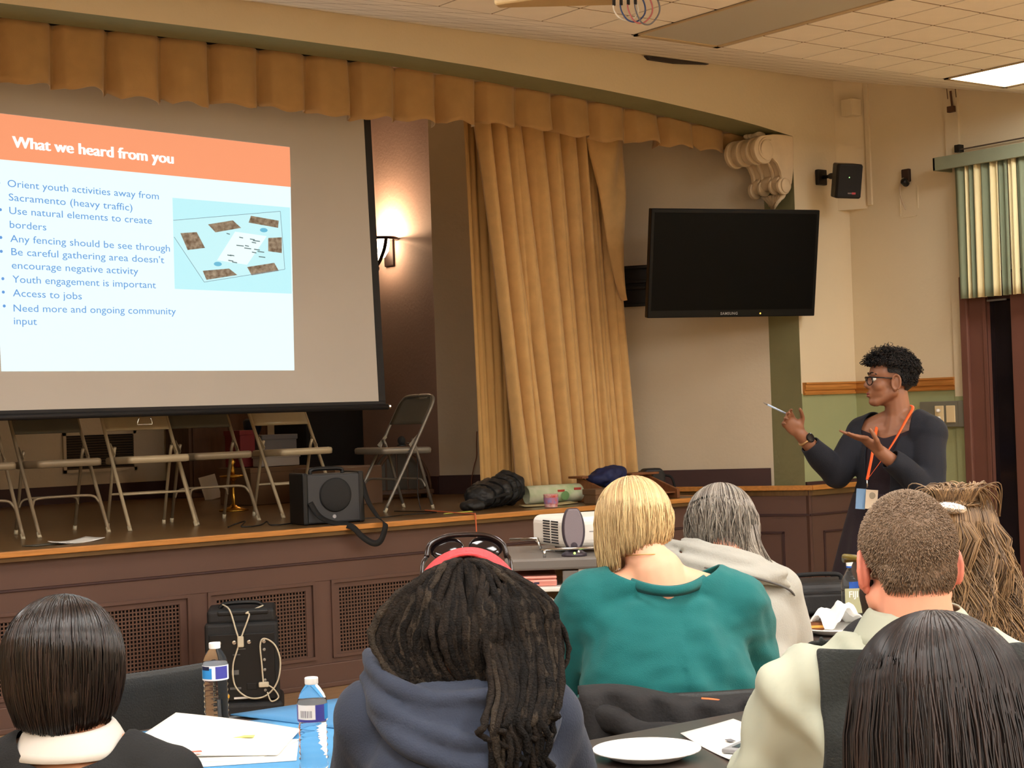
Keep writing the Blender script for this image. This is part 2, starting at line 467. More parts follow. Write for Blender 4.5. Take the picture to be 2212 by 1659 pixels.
# low wall below the stage edge -------------------------------------------------
front = struct('wall_stage_front', MB().box(-2.2, 7.78, D+.03, D+.09, 0, SZ-.05), BROWN, label='brown panelled front of the stage')
obj('top_rail', MB().box(-2.2, 7.78, D, D+.03, .702, SZ-.03), BROWN, front, bev=.003)
obj('groove_bead', MB().box(-2.2, 7.78, D-.008, D+.03, .690, .702), BROWND, front, bev=.003)
obj('middle_rail', MB().box(-2.2, 7.78, D, D+.03, .590, .692), BROWN, front)
obj('bottom_rail', MB().box(-2.2, 7.78, D, D+.03, .13, .16), BROWN, front)
obj('base', MB().box(-2.2, 7.78, D-.018, D+.03, 0, .132), BROWN, front, bev=.006)
obj('shoe_moulding', MB().box(-2.2, 7.78, D-.032, D-.018, 0, .03), BROWN, front, bev=.006)
GRILLEM = mat('grille_paint', (104, 76, 62), .5)
HOLE = mat('grille_dark', (14, 9, 8), .9)
per = .762
lat = None
for k in range(-3, 5):
    x0 = 4.109+per*k; x1 = x0+.662
    if x1 > 7.7: break
    obj('stile', MB().box(x1, x0+per, D, D+.03, .16, .592), BROWN, front)
    if lat is None:
        fm = MB()
        fm.box(0, .662, -.012, .0, .574, .592).box(0, .662, -.012, .0, .158, .176)
        fm.box(0, .018, -.012, .0, .158, .592).box(.644, .662, -.012, .0, .158, .592)
        fm.box(.018, .644, .004, .022, .545, .576).box(.018, .644, .004, .022, .17, .182)
        fm.box(.018, .058, .004, .022, .17, .576).box(.604, .644, .004, .022, .17, .576)
        lm = MB()
        nx, nz = 27, 18
        for i in range(nx+1):
            x = .058+.546*i/nx; lm.box(x-.0033, x+.0033, .010, .014, .182, .545)
        for j in range(nz+1):
            z = .182+.363*j/nz; lm.box(.058, .604, .010, .014, z-.0033, z+.0033)
        frame_me = fm.mesh('panel_frame'); frame_me.materials.append(BROWN)
        lat = lm.mesh('grille_lattice'); lat.materials.append(GRILLEM)
        back = MB().box(.02, .64, .0285, .0295, .16, .59).mesh('grille_backing'); back.materials.append(HOLE)
    for nm, me in (('panel_frame', frame_me), ('grille_lattice', lat), ('grille_backing', back)):
        o = bpy.data.objects.new(nm, me); COL.objects.link(o); o.parent = front; o.location = (x0, D, 0)
        if nm == 'grille_lattice': o['kind'] = 'stuff'

# low wall right of the stage and the splayed low wall
rw = struct('wall_apron_right', MB().box(8.745, XR, D-.02, D+.2, 0, SZ-.01), BROWN, label='brown panelled low wall beside the stage, behind the presenter')
obj('groove_bead', MB().box(8.75, XR, D-.03, D-.02, .70, .715), BROWND, rw, bev=.003)
m = MB()
for (a, b, c, e) in ((8.88, XR-.06, .575, .59), (8.88, XR-.06, .2, .215), (8.88, 8.895, .2, .59), (XR-.075, XR-.06, .2, .59)):
    m.box(a, b, D-.03, D-.02, c, e)
obj('panel_moulding', m, BROWND, rw, bev=.004)
sw = MB(); a = Vector((8.762, 8.125)); b = Vector((8.12, 9.37)); d = (b-a).normalized(); nr = Vector((d.y, -d.x)); nr = nr if nr.x > 0 else -nr
sw.prism([(p.x, p.y) for p in (a, b, b+nr*.1, a+nr*.1)], 0, SZ-.01, 'z')
spw = struct('wall_apron_splay', sw, BROWN, label='brown panelled splayed low wall under the television')
m = MB(); m2 = MB()
def onsplay(t, off=.0): p = a+d*t-nr*off; return (p.x, p.y)
def sbar(mb, t0, t1, z0, z1):
    p = [onsplay(t0, .01), onsplay(t1, .01), onsplay(t1), onsplay(t0)]
    mb.prism(p, z0, z1, 'z')
sbar(m, .01, 1.38, .70, .715); obj('groove_bead', m, BROWND, spw)
for t0, t1, z0, z1 in ((.2, .9, .575, .59), (.2, .9, .2, .215), (.2, .215, .2, .59), (.885, .9, .2, .59)): sbar(m2, t0, t1, z0, z1)
obj('panel_moulding', m2, BROWND, spw)
st = thing('stage_steps', 'brown wooden steps in the notch at the end of the stage', 'steps', (7.98, 8.2, 0))
for k in range(4):
    obj('step', MB().box(-.18, .12-.11*0, .15+k*.25, 1.14, k*.2, (k+1)*.2), BROWN, st)

# valance --------------------------------------------------------------------------
def arch_z(x):
    P = [p for p in arch if p[0] > -1.0 or p[1] > 3]
    for (xa, za), (xb, zb) in zip(P, P[1:]):
        if xa <= x <= xb and xb > xa: return za+(zb-za)*(x-xa)/(xb-xa)
    return P[-1][1]
rv = random.Random(3)
def pleat(u):
    """one box pleat, u in 0..1 -> (dx, dy): flat face, then a tuck going back"""
    if u < .62: return u/.62*.74, 0.0-.020*math.sin(math.pi*u/.62)
    t = (u-.62)/.38
    return .74+.26*t+.05*math.sin(2*math.pi*t), .085*math.sin(math.pi*t)+.02*math.sin(3*math.pi*t)
X0, X1 = 2.3, 8.72; per_v = .308
cols = []
npl = int((X1-X0)/per_v)+1
for k in range(npl):
    wj = rv.uniform(-.03, .03); dz = rv.uniform(-.012, .012); tilt = rv.uniform(-.02, .02); dy = rv.uniform(-.008, .008)
    for s in range(14):
        u = s/14; px, pyy = pleat(u)
        cols.append((X0+per_v*(k+px)+wj*0, pyy, dz+tilt*(px-.5)+.012*math.sin(u*9+k)+(.012 if u > .72 else 0), dy, k, u))
rows = []
for j in range(11):
    v = j/10; row = []
    for (x, yy, dz, dy, k, u) in cols:
        if x > X1: continue
        zt = arch_z(x)+.01; zb = 3.285+dz-.012*math.sin(x*1.7)
        if x > 8.0: zb += (x-8.0)*.03
        amp = .55+.45*v
        row.append((x, 8.475+yy*amp*(1.25+.3*math.sin(k*2.3))+dy*v-.015*v+.010*v*math.sin(x*31+k)+.005*math.sin(x*23+v*3), zt+(zb-zt)*v))
    rows.append(row)
mb = MB(); mb.grid(rows)
val = tag(obj('stage_valance', mb, VALM, smooth=True), 'pleated gold valance hanging along the top of the stage opening', 'valance')
sm = val.modifiers.new('solid', 'SOLIDIFY'); sm.thickness = .004

# main curtain -----------------------------------------------------------------------
rc = random.Random(11)
def fold_profile(n, seed):
    r = random.Random(seed); pos = [0]
    while pos[-1] < 1: pos.append(pos[-1]+r.uniform(.075, .13))
    pk = [p/pos[-1] for p in pos]
    amp = [r.uniform(.6, 1.0) for _ in pk]
    def f(u):
        for i in range(len(pk)-1):
            if pk[i] <= u <= pk[i+1]:
                t = (u-pk[i])/(pk[i+1]-pk[i]); return amp[i]*(math.sin(math.pi*t)**.7)
        return 0
    return f
fa = fold_profile(17, 5); fb = fold_profile(13, 9)
def curtain_mesh(xt0, xt1, xb0, xb1, y, zt, hem, depth, nu=260, nv=36, seedu=0):
    rows = []
    for j in range(nv+1):
        v = j/nv; row = []
        for i in range(nu+1):
            u = i/nu
            ue = u+.012*math.sin(v*3.1+u*7)
            f = fa(min(max(ue, 0), 1))*(1-.25*v)+fb(min(max(u+.02*v, 0), 1))*.45*v
            z = zt+(hem(u)-zt)*v
            x = (xt0+(xt1-xt0)*u)*(1-v)+(xb0+(xb1-xb0)*u)*v
            row.append((x, y-depth*f+.02*math.sin(u*6.28*1.5), z))
        rows.append(row)
    return MB().grid(rows)
def hemf(u):
    P = [(0, .975), (.1, .965), (.25, .935), (.45, .96), (.62, .965), (.8, .985), (1, 1.0)]
    for (a, za), (b, zb) in zip(P, P[1:]):
        if a <= u <= b: return za+(zb-za)*(u-a)/(b-a)
    return 1.0
ct = thing('stage_curtain', 'gathered gold velvet curtain hanging beside the television', 'curtain', (0, 0, 0))
mb = curtain_mesh(6.60, 7.80, 6.86, 7.93, 9.06, 3.62, hemf, .15)
o = obj('curtain_front', mb, VELVET, ct, smooth=True); o.modifiers.new('s', 'SOLIDIFY').thickness = .004
VELVET2 = mat('curtain_lining', (196, 156, 96), .85, var=.05, vscale=10)
mb = curtain_mesh(6.62, 7.1, 6.66, 7.1, 9.16, 3.62, lambda u: 1.0, .035, 60, 24)
obj('curtain_lining', mb, VELVET2, ct, smooth=True)
# tucked swag near the top right of the curtain: a loose fold caught behind the others
rows = []
for j in range(25):
    v = j/24; row = []
    wd = .36*(1-v)**.8+.015
    for i in range(15):
        u = i/14
        x = 7.86-.015*v-wd*(1-u)-.06*v
        z = 3.6-1.35*v-.16*math.sin(math.pi*u*.6)*(1-v)
        y = 8.925-.05*math.sin(math.pi*u)+.03*math.sin(9*(v+u*.8))*(1-v)
        row.append((x, y, z))
    rows.append(row)
o = obj('curtain_tuck', MB().grid(rows), VELVET, ct, smooth=True); o.modifiers.new('s', 'SOLIDIFY').thickness = .004

# plaster scroll corbel ------------------------------------------------------------------
PLASTER = mat('white_plaster_ornament', (224, 204, 172), .7, var=.05, vscale=9, bump=.12, bscale=60)
cb = thing('scroll_corbel', 'ornate white plaster scroll corbel in the corner of the stage opening', 'corbel', (8.733, D, 3.36))
# S-shaped side profile in (x to the left = negative, z): big volute at the top left, small one at the bottom
def spiral(cx, cz, r0, r1, a0, a1, n=26):
    return [(cx+(r0+(r1-r0)*i/n)*math.cos(a0+(a1-a0)*i/n), cz+(r0+(r1-r0)*i/n)*math.sin(a0+(a1-a0)*i/n)) for i in range(n+1)]
body = [(0, 0), (-.10, .005), (-.20, .0), (-.29, -.015)]
body += spiral(-.29, -.115, .10, .095, math.radians(95), math.radians(300), 14)
body += [(-.215, -.165), (-.165, -.20), (-.135, -.25), (-.125, -.30)]
body += spiral(-.105, -.355, .062, .06, math.radians(140), math.radians(350), 10)
body += [(-.03, -.33), (-.012, -.25), (0, -.14)]
y0b, y1b = -.012, .29
segs = [(y0b, y0b+.03, 1.0), (y0b+.03, y0b+.085, .90), (y0b+.085, y0b+.11, .97), (y0b+.11, y0b+.19, .86), (y0b+.19, y0b+.215, .97), (y0b+.215, y0b+.27, .9), (y0b+.27, y1b, 1.0)]
for (ya, yb, sc) in segs:
    cxm, czm = -.02, -.06
    pts = [(cxm+(x-cxm)*sc if x < -.02 else x, czm+(z-czm)*(1-(1-sc)*.8) if z < -.05 else z-(1-sc)*.05) for x, z in body]
    obj('scroll_band', MB().prism(pts, ya, yb, 'y'), PLASTER, cb, bev=.006, auto=40)
# raised volute lines on the near face
mb = MB()
mb.tube([(x, y0b-.004, z) for x, z in spiral(-.275, -.115, .085, .012, math.radians(60), math.radians(60+620), 60)], .008, 6)
obj('volute', mb, PLASTER, cb, smooth=True); mb = MB()
mb.tube([(x, y0b-.004, z) for x, z in spiral(-.10, -.352, .048, .01, math.radians(20), math.radians(20-560), 44)], .007, 6)
obj('volute', mb, PLASTER, cb, smooth=True)
obj('volute_eye', MB().ell((-.275, y0b-.006, -.118), (.06, .014, .07)), PLASTER, cb, smooth=True)
mb = MB().ell((-.10, y0b-.006, -.352), (.045, .014, .052))
obj('volute_eye', mb, PLASTER, cb, smooth=True)
for k in range(7):
    an = -.9+.3*k
    m = MB(); lf = []
    for j in range(7):
        t = j/6; wv = .028*math.sin(math.pi*min(1, t*.9+.08))
        cx_ = -.075+math.sin(an)*.11*t; cz_ = -.40-.10*t*math.cos(an*.8); cy_ = .03+.035*k-.02*math.sin(t*3)
        lf.append([(cx_-wv, cy_, cz_), (cx_-wv*.4, cy_-.018, cz_), (cx_+wv*.4, cy_-.018, cz_), (cx_+wv, cy_, cz_), (cx_, cy_+.02, cz_)])
    m.grid(lf, cu=True, caps=True)
    obj('acanthus_leaf', m, PLASTER, cb, smooth=True)
m = MB()
for k in range(5): m.ell((-.19-.03*abs(k-2)*.4, .10+.028*k, .012), (.05, .018, .022))
obj('top_leaf', m, PLASTER, cb, smooth=True)
# ================================================================ THINGS ON AND AROUND THE STAGE
# projection screen with the projected slide
SCREENW = mat('screen_fabric', (196, 190, 182), .85, var=.02, vscale=2)
SCREENB = mat('screen_border', (24, 23, 26), .6)
GLOWK = .70
def glow(name, rgb, s):
    if name in MATS: return MATS[name]
    m = mat(name, rgb, .9, emit=s*GLOWK)
    m.node_tree.nodes['Principled BSDF'].inputs['Base Color'].default_value = (.05, .05, .05, 1)
    return m
ps = thing('projection_screen', 'large pull-down projection screen showing a slide of meeting notes', 'projection screen', (0, 0, 0))
YS = 8.85
def quadslab(pts, y0, y1): return MB().prism(pts, y0, y1, 'y')
obj('screen_fabric', quadslab([(1.0, 1.60), (5.679, 1.592), (5.629, 3.62), (1.0, 3.62)], YS, YS+.004), SCREENW, ps)
obj('screen_border', quadslab([(5.679, 1.59), (5.729, 1.59), (5.679, 3.62), (5.629, 3.62)], YS-.001, YS+.004), SCREENB, ps)
obj('bottom_border', quadslab([(1.0, 1.582), (5.729, 1.570), (5.729, 1.592), (1.0, 1.602)], YS-.001, YS+.004), SCREENB, ps)
mb = MB().tube([(1.0, YS, 1.565), (5.745, YS, 1.556)], .018, 12)
wb = obj('weight_bar', mb, SCREENB, ps, smooth=True)
obj('bar_end_cap', MB().tube([(5.745, YS, 1.556), (5.76, YS, 1.556)], .015, 12), CHROME, wb)
obj('roller_case', MB().box(1.0, 5.78, YS-.05, YS+.08, 3.62, 3.74), BLACK, ps, bev=.01)
obj('pull_handle', MB().tube(bez([(4.07, YS-.004, 1.535), (4.06, YS-.004, 1.50), (4.075, YS-.004, 1.497), (4.135, YS-.004, 1.497), (4.15, YS-.004, 1.50), (4.14, YS-.004, 1.535)], 3), .0035, 6), CHROME, ps, smooth=True)
sl_bg = glow('slide_white', (226, 250, 252), 1.05)
sl = obj('slide', quadslab([(3.286, 1.808), (5.0844, 1.7912), (5.1015, 3.1381), (3.262, 3.202)], YS-.0015, YS-.0005), sl_bg, ps); sl['label'] = 'bright projected slide'
hd = obj('slide_header', quadslab([(3.269, 2.952), (5.0991, 2.8972), (5.1015, 3.1381), (3.262, 3.202)], YS-.0022, YS-.0014), glow('slide_orange', (244, 152, 108), 1.0), sl)
TXT = glow('slide_text_blue', (88, 148, 214), 1.0)
TXTW = glow('slide_text_white', (255, 252, 240), 1.1)
def slide_text(nm, s, a, b, h, m, bold=0.0):
    vs, fs = text_mesh(s, 1.0, 0)
    xs = [v[0] for v in vs]; x0, x1 = min(xs), max(xs)
    cap = .73
    out = []
    for v in vs:
        t = (v[0]-x0)/(x1-x0)
        out.append((a[0]+(b[0]-a[0])*t, YS-.0034, a[1]+(b[1]-a[1])*t+v[1]/cap*h))
    me = MB(); me.add(out, fs)
    for k_, sh in enumerate((-1, 1, -.5, .5) if bold else ()):
        me.add([(x+sh*bold, y-.0002*(k_+1), z+abs(sh)*bold*.3) for x, y, z in out], fs)
    o = obj(nm, me, m, sl, recalc=False); o['kind'] = 'stuff'; return o
slide_text('slide_title', 'What we heard from you', (3.3854, 3.0204), (4.3298, 2.9894), .064, TXTW, .0042)
for s, a, b in (("Orient youth activities away from", (3.3495, 2.8046), (4.2334, 2.779)), ("Sacramento (heavy traffic)", (3.3539, 2.7307), (4.0693, 2.7066)),
                ("Use natural elements to create", (3.3546, 2.658), (4.1858, 2.6365)), ("borders", (3.3549, 2.5829), (3.5597, 2.5757)),
                ("Any fencing should be see through", (3.3552, 2.5065), (4.2926, 2.482)), ("Be careful gathering area doesn't", (3.3592, 2.4353), (4.2549, 2.4145)),
                ("encourage negative activity", (3.3596, 2.3626), (4.0933, 2.3464)), ("Youth engagement is important", (3.3607, 2.2866), (4.1989, 2.2695)),
                ("Access to jobs", (3.3611, 2.2125), (3.7523, 2.2001)), ("Need more and ongoing community", (3.3627, 2.1299), (4.3182, 2.1214)),
                ("input", (3.3624, 2.0611), (3.4908, 2.0579))):
    slide_text('slide_text_line', s, a, b, .041, TXT)
for (x, z) in ((3.3008, 2.823), (3.3057, 2.6784), (3.3038, 2.5285), (3.3041, 2.4536), (3.3084, 2.3065), (3.3088, 2.2342), (3.3117, 2.1594)):
    obj('slide_bullet', MB().prism([(x+.0085*math.cos(t), z+.0085*math.sin(t)) for t in (i*math.pi/5 for i in range(10))], YS-.0034, YS-.0032, 'y'), TXT, sl)
pic = obj('slide_photo', quadslab([(4.3192, 2.7934), (5.0896, 2.7727), (5.0832, 2.2527), (4.3158, 2.2686)], YS-.0022, YS-.0014), glow('slide_photo_pale', (186, 238, 244), 1.0), sl)
def ground(nm, pts, m, y0=YS-.0034): return obj(nm, quadslab(pts, y0, y0+.0006), m, sl)
ground('slide_board', [(4.3211, 2.5679), (4.5033, 2.3113), (5.0399, 2.3988), (5.0216, 2.7469), (4.3196, 2.6633)], glow('slide_board_pale', (198, 244, 248), .95), YS-.0029)
SLB = mat('slide_photo_card', (120, 104, 88), .9, emit=.14, var=.6, vscale=38, rgb2=(196, 196, 190))
for p in ([(4.539, 2.6487), (4.7016, 2.6792), (4.7547, 2.6369), (4.5861, 2.6038)], [(4.8223, 2.7111), (5.0093, 2.6902), (5.0026, 2.6465), (4.8058, 2.6701)],
          [(4.3616, 2.5911), (4.465, 2.601), (4.5149, 2.5107), (4.404, 2.495)], [(4.9339, 2.5835), (5.0262, 2.5904), (5.0228, 2.4961), (4.9311, 2.5042)],
          [(4.4959, 2.3769), (4.667, 2.3942), (4.7201, 2.3573), (4.5183, 2.3247)], [(4.7865, 2.406), (4.9694, 2.4359), (4.9984, 2.3887), (4.8148, 2.3576)]):
    ground('slide_photo_card', p, SLB)
ground('slide_sheet', [(4.7141, 2.6131), (4.9241, 2.594), (4.787, 2.4194), (4.5902, 2.4408)], glow('slide_sheet_white', (232, 250, 250), 1.0), YS-.0032)
for (x, z) in ((4.9051, 2.6292), (4.5944, 2.4189)):
    ground('slide_dot', [(x+.026*math.cos(t), z+.013*math.sin(t)) for t in (i*math.pi/8 for i in range(16))], glow('slide_dot_blue', (110, 200, 232), .8), YS-.0040)
rs = random.Random(4)
for k in range(16):
    t = k/15; x = 4.60+.27*rs.random()-.05*(t-.5); z = 2.44+.15*t+rs.uniform(-.012, .012); wv = rs.uniform(.02, .05)
    ground('slide_scribble', [(x, z), (x+wv, z-.004), (x+wv, z+.002), (x, z+.006)], glow('slide_scribble_grey', (120, 150, 152), .6), YS-.0042)
# outline of the board in the slide's photo
LN = glow('slide_line', (130, 160, 176), .7)
bp = [(4.3211, 2.5679), (4.5033, 2.3113), (5.0399, 2.3988), (5.0216, 2.7469), (4.3196, 2.6633)]
for a, b in zip(bp, bp[1:]):
    obj('slide_board_edge', MB().bar((a[0], YS-.0036, a[1]), (b[0], YS-.0036, b[1]), .0028, .0006, (0, 1, 0)), LN, sl)

# ------------------------------------------------------------------ folding chairs
BEIGE = mat('beige_enamel', (176, 160, 130), .35, metal=.15, var=.05, vscale=10)
BEIGE2 = mat('taupe_enamel', (138, 122, 98), .35, metal=.15, var=.05, vscale=10)
GREYV = mat('grey_enamel', (86, 82, 72), .5, var=.05, vscale=10)
RUBBER = mat('beige_rubber', (190, 178, 150), .6)
def folding_chair(label, m, mback, arched, loc, rotz, grp):
    t = thing('folding_chair', label, 'folding chair', loc, rotz, grp)
    W = .215
    def lt(z): return -.25+.44*z/.76            # y of the long tube at height z
    for sx in (-1, 1):
        top = bez([(sx*W, -.25, .012), (sx*W, lt(.40), .40), (sx*W, lt(.66), .66), (sx*W*.98, lt(.74), .74), (sx*W*.86, lt(.785), .785), (sx*W*.6, lt(.80), .80), (0, lt(.802), .802)], 5)
        lg = obj('front_leg', MB().tube(top, .0115, 8), m, t, smooth=True)
        obj('foot_cap', MB().tube([(sx*W, -.253, 0), (sx*W, -.236, .03)], .0135, 8), RUBBER, lg, smooth=True)
        rl = obj('rear_leg', MB().tube([(sx*(W-.028), .17, .012), (sx*(W-.028), .035, .46), (sx*(W-.028), .015, .50)], .0105, 8), m, t, smooth=True)
        obj('foot_cap', MB().tube([(sx*(W-.028), .173, 0), (sx*(W-.028), .165, .03)], .0125, 8), RUBBER, rl, smooth=True)
        obj('hinge_link', MB().bar((sx*(W-.012), lt(.52), .52), (sx*(W-.012), -.02, .452), .004, .022, (0, 1, 0)), m, t)
    # pressed seat pan: rounded trapezoid with a rolled rim
    out = []
    for (cx_, cy_, a0) in ((.165, -.20, -90), (.155, .15, 0), (-.155, .15, 90), (-.165, -.20, 180)):
        for q in range(5):
            an = math.radians(a0+q*22.5); out.append((cx_+.035*math.cos(an), cy_+.035*math.sin(an)))
    rows = []
    for sc, z in ((.93, .400), (1.0, .404), (1.01, .430), (.99, .442), (.93, .446), (.75, .438), (.4, .434), (.02, .433)):
        rows.append([(x*sc, (y+.025)*sc-.025, z+(.0 if y < 0 else -.008)) for x, y in out])
    obj('seat', MB().grid(rows, cu=True, caps=True), m, t, smooth=True)
    # back panel, gently curved
    rows = []
    for j in range(9):
        z = .60+.19*j/8; hw = W-.006 if z < .72 else (W-.006)*math.sqrt(max(.05, 1-((z-.72)/.09)**2*.62))
        rows.append([(hw*(-1+2*i/10), lt(z)+.035*(1-(2*i/10-1)**2)-.004, z) for i in range(11)])
    o = obj('back_panel', MB().grid(rows), mback, t, smooth=True); o.modifiers.new('s', 'SOLIDIFY').thickness = .006
    if arched:
        z = .22; y = lt(z)
        obj('stretcher', MB().tube(bez([(-W, lt(.15), .15), (-W+.012, lt(.19), .19), (-W+.05, y, z), (0, y, z+.004), (W-.05, y, z), (W-.012, lt(.19), .19), (W, lt(.15), .15)], 5), .008, 8), m, t, smooth=True)
        obj('stretcher', MB().tube(bez([(-W+.028, .11, .16), (-W+.06, .10, .21), (0, .10, .215), (W-.06, .10, .21), (W-.028, .11, .16)], 5), .007, 8), m, t, smooth=True)
    else:
        for z in (.215,): obj('stretcher', MB().tube([(-W, lt(z), z), (W, lt(z), z)], .0075, 8), m, t, smooth=True)
        obj('stretcher', MB().tube([(-W+.028, .108, .21), (W-.028, .108, .21)], .0075, 8), m, t, smooth=True)
    t.scale = (.95, .95, .95)
    return t
G = 'folding chairs in a row on the stage'
folding_chair('taupe metal folding chair at the far left end of the row on stage', BEIGE2, GREYV, True, (3.215, 9.19, SZ), 0, G)
folding_chair('taupe folding chair with arched stretcher in front of the louvred wall vent', BEIGE2, GREYV, True, (3.725, 9.23, SZ), .02, G)
folding_chair('beige folding chair with straight stretchers, third from the left under the screen', BEIGE, BEIGE, False, (4.267, 9.21, SZ), -.03, G)
folding_chair('taupe folding chair with arched stretcher before the wooden cabinet', BEIGE2, GREYV, True, (4.725, 9.30, SZ), .0, G)
folding_chair('beige folding chair with straight stretchers beside the black portable speaker', BEIGE, BEIGE, False, (5.325, 9.36, SZ), .03, G)
folding_chair('grey folding chair turned sideways, right of the screen', mat('grey_steel', (128, 122, 112), .35, metal=.4), GREYV, True, (5.96, 9.10, SZ), math.atan2(-.89, -.46)+0*math.pi, 'folding chairs turned aside')
_f = bpy.data.objects['folding_chair.005']; _f.rotation_euler = (0, 0, math.radians(-90)); _f.scale = (.91, .91, .91)
mc = thing('microphone', 'small black ball microphone on the sideways folding chair', 'microphone', (5.99, 9.08, SZ+.408))
obj('ball_head', MB().ell((0, 0, .035), (.026, .026, .03)), BLACKM, mc, smooth=True)
obj('base', MB().lathe([(.03, 0), (.03, .008), (.02, .014), (0, .015)], 16), BLACK, mc)
obj('cable', MB().tube(bez([(.02, -.03, .02), (.03, -.10, .0), (.03, -.13, -.1), (.025, -.13, -.3), (.03, -.16, -.43)]), .003, 6), BLACK, mc, smooth=True)

# ------------------------------------------------------------------ wall sconce
IRON = mat('wrought_iron', (42, 28, 24), .5, metal=.6)
GLASSL = bpy.data.materials.new('lit_sconce_glass'); GLASSL.use_nodes = True
_b = GLASSL.node_tree.nodes['Principled BSDF']; _b.inputs['Base Color'].default_value = (.9, .8, .7, 1)
_b.inputs['Emission Color'].default_value = (1, .74, .46, 1); _b.inputs['Emission Strength'].default_value = 22
sc = thing('wall_sconce', 'lit wrought iron sconce glowing on the stage side wall', 'wall lamp', (7.249, 11.06, 2.80)); sc.scale = (1.3, 1.3, 1.3)
obj('back_plate', MB().box(-.015, 0, -.05, .05, -.10, .08), IRON, sc, bev=.005)
obj('glass_bowl', MB().lathe([(.012, -.085), (.05, -.07), (.075, -.03), (.082, .02), (.080, .04), (.07, .02), (.045, -.05), (.005, -.06)], 24, (-.10, 0, .02), caps=False), GLASSL, sc, smooth=True)
ring = [(-.10+.115*math.cos(t), .16*math.sin(t), .055) for t in (i*2*math.pi/32 for i in range(32))]
obj('rim_ring', MB().tube(ring, .009, 6, closed=True), IRON, sc, smooth=True)
for s in (-1, 1):
    obj('strap', MB().tube(bez([(-.10-.02, s*.145, .055), (-.12, s*.12, -.01), (-.115, s*.06, -.075), (-.10, 0, -.10)], 6), .012, 6, flat=.5), IRON, sc, smooth=True)
obj('strap', MB().tube(bez([(-.21, 0, .055), (-.19, 0, -.02), (-.15, 0, -.08), (-.10, 0, -.10)], 6), .012, 6, flat=.5), IRON, sc, smooth=True)
obj('finial', MB().ell((-.10, 0, -.115), (.016, .016, .022)), IRON, sc, smooth=True)
ld = bpy.data.lights.new('sconce_bulb', 'POINT'); ld.energy = 34; ld.color = (1, .70, .42); ld.shadow_soft_size = .03
lo = bpy.data.objects.new('sconce_bulb', ld); COL.objects.link(lo); lo.location = (7.249-.13, 11.06, 2.885)

# ------------------------------------------------------------------ television on its arm
TVB = mat('tv_bezel', (6, 6, 9), .35, spec=.25)
TVS = mat('tv_screen', (3, 3, 5), .3, spec=.12)
tv = thing('television', 'large switched-off flat television on a wall arm beside the curtain', 'television', (8.113, 8.136, 2.45))
tv.rotation_euler = (math.radians(10), 0, math.radians(-17.2))
obj('bezel', MB().box(-.635, .635, 0, .05, -.365, .365), TVB, tv, bev=.006)
obj('screen', MB().box(-.61, .61, -.002, .001, -.315, .34), TVS, tv)
obj('rear_housing', MB().box(-.45, .45, .05, .09, -.25, .25), BLACK, tv, bev=.01)
vs, fs = text_mesh('SAMSUNG', .026, .0006, 'CENTER', 1.15)
obj('brand_lettering', MB().add([(x-.03, -.0035, y-.348) for x, y, z in vs], fs), mat('tv_logo_grey', (150, 150, 150), .4), tv, recalc=False)
obj('standby_light', MB().ell((.21, -.001, -.342), (.006, .003, .006), nu=10, nv=6), glow('standby_amber', (255, 190, 80), 2.0), tv, smooth=True)
arm = thing('tv_wall_mount', 'black articulated wall arm behind the television', 'wall mount', (8.02, 9.06, 2.38))
dW = (W1-W0).normalized(); rzW = math.atan2(dW.y, dW.x)
arm.location = (8.255, 9.085, 2.38); arm.rotation_euler = (0, 0, rzW)
obj('wall_plate', MB().box(-.2, .3, .0, .02, -.13, .13), BLACK, arm, bev=.004)
def armplate(name, x0, x1, z0, z1, y):
    # plate with a rounded window
    m = MB()
    wv = .025
    m.box(x0, x1, y, y+.012, z1-wv, z1).box(x0, x1, y, y+.012, z0, z0+wv).box(x0, x0+wv*2.2, y, y+.012, z0, z1).box(x1-wv, x1, y, y+.012, z0, z1)
    return obj(name, m, BLACK, arm, bev=.008)
armplate('arm_plate', -.02, .30, .02, .15, .04)
armplate('arm_plate', -.02, .30, -.15, .0, .04)
obj('arm_link', MB().bar((.05, .05, 0), (-.12, .55, .02), .05, .05), BLACK, arm, bev=.006)
obj('arm_link', MB().bar((-.12, .55, .02), (-.22, .83, .05), .05, .05), BLACK, arm, bev=.006)
obj('pivot', MB().lathe([(.03, -.06), (.03, .06)], 16, (-.12, .55, .02)), BLACK, arm, smooth=False)

# ------------------------------------------------------------------ small loudspeaker on the wall
sp = thing('wall_speaker', 'small black loudspeaker on a swivel bracket beside the stage', 'loudspeaker', (8.995, D, 3.084))
obj('bracket_plate', MB().box(-.045, .045, -.035, -.001, -.055, .055), BLACK, sp, bev=.006)
obj('bracket_arm', MB().tube([(0, -.03, 0), (.01, -.16, -.005), (.02, -.23, .0)], .012, 8), BLACK, sp, smooth=True)
obj('bracket_joint', MB().ell((.005, -.11, -.002), (.022, .03, .022)), BLACK, sp, smooth=True)
box = obj('cabinet', MB().prism([(-.075, -.03), (-.095, -.16), (-.08, -.18), (.08, -.18), (.095, -.16), (.075, -.03)], -.122, .115, 'z'), BLACK, sp, bev=.012, seg=3)
box.location = (-.03, -.22, -.04); box.rotation_euler = (math.radians(12), math.radians(2), math.radians(-26))
obj('speaker_grille', MB().box(-.085, .085, -.186, -.18, -.112, .105), mat('speaker_mesh', (24, 24, 26), .7, bump=.3, bscale=500), box, bev=.003)
obj('badge', MB().box(.018, .045, -.1875, -.185, -.092, -.078), mat('badge_red', (190, 70, 80), .5), box)
obj('badge', MB().box(-.012, .017, -.1875, -.185, -.090, -.080), mat('badge_grey', (110, 100, 100), .5), box)
obj('indicator', MB().box(-.012, -.006, -.188, -.185, .02, .028), glow('speaker_led', (170, 230, 140), 1.5), box)

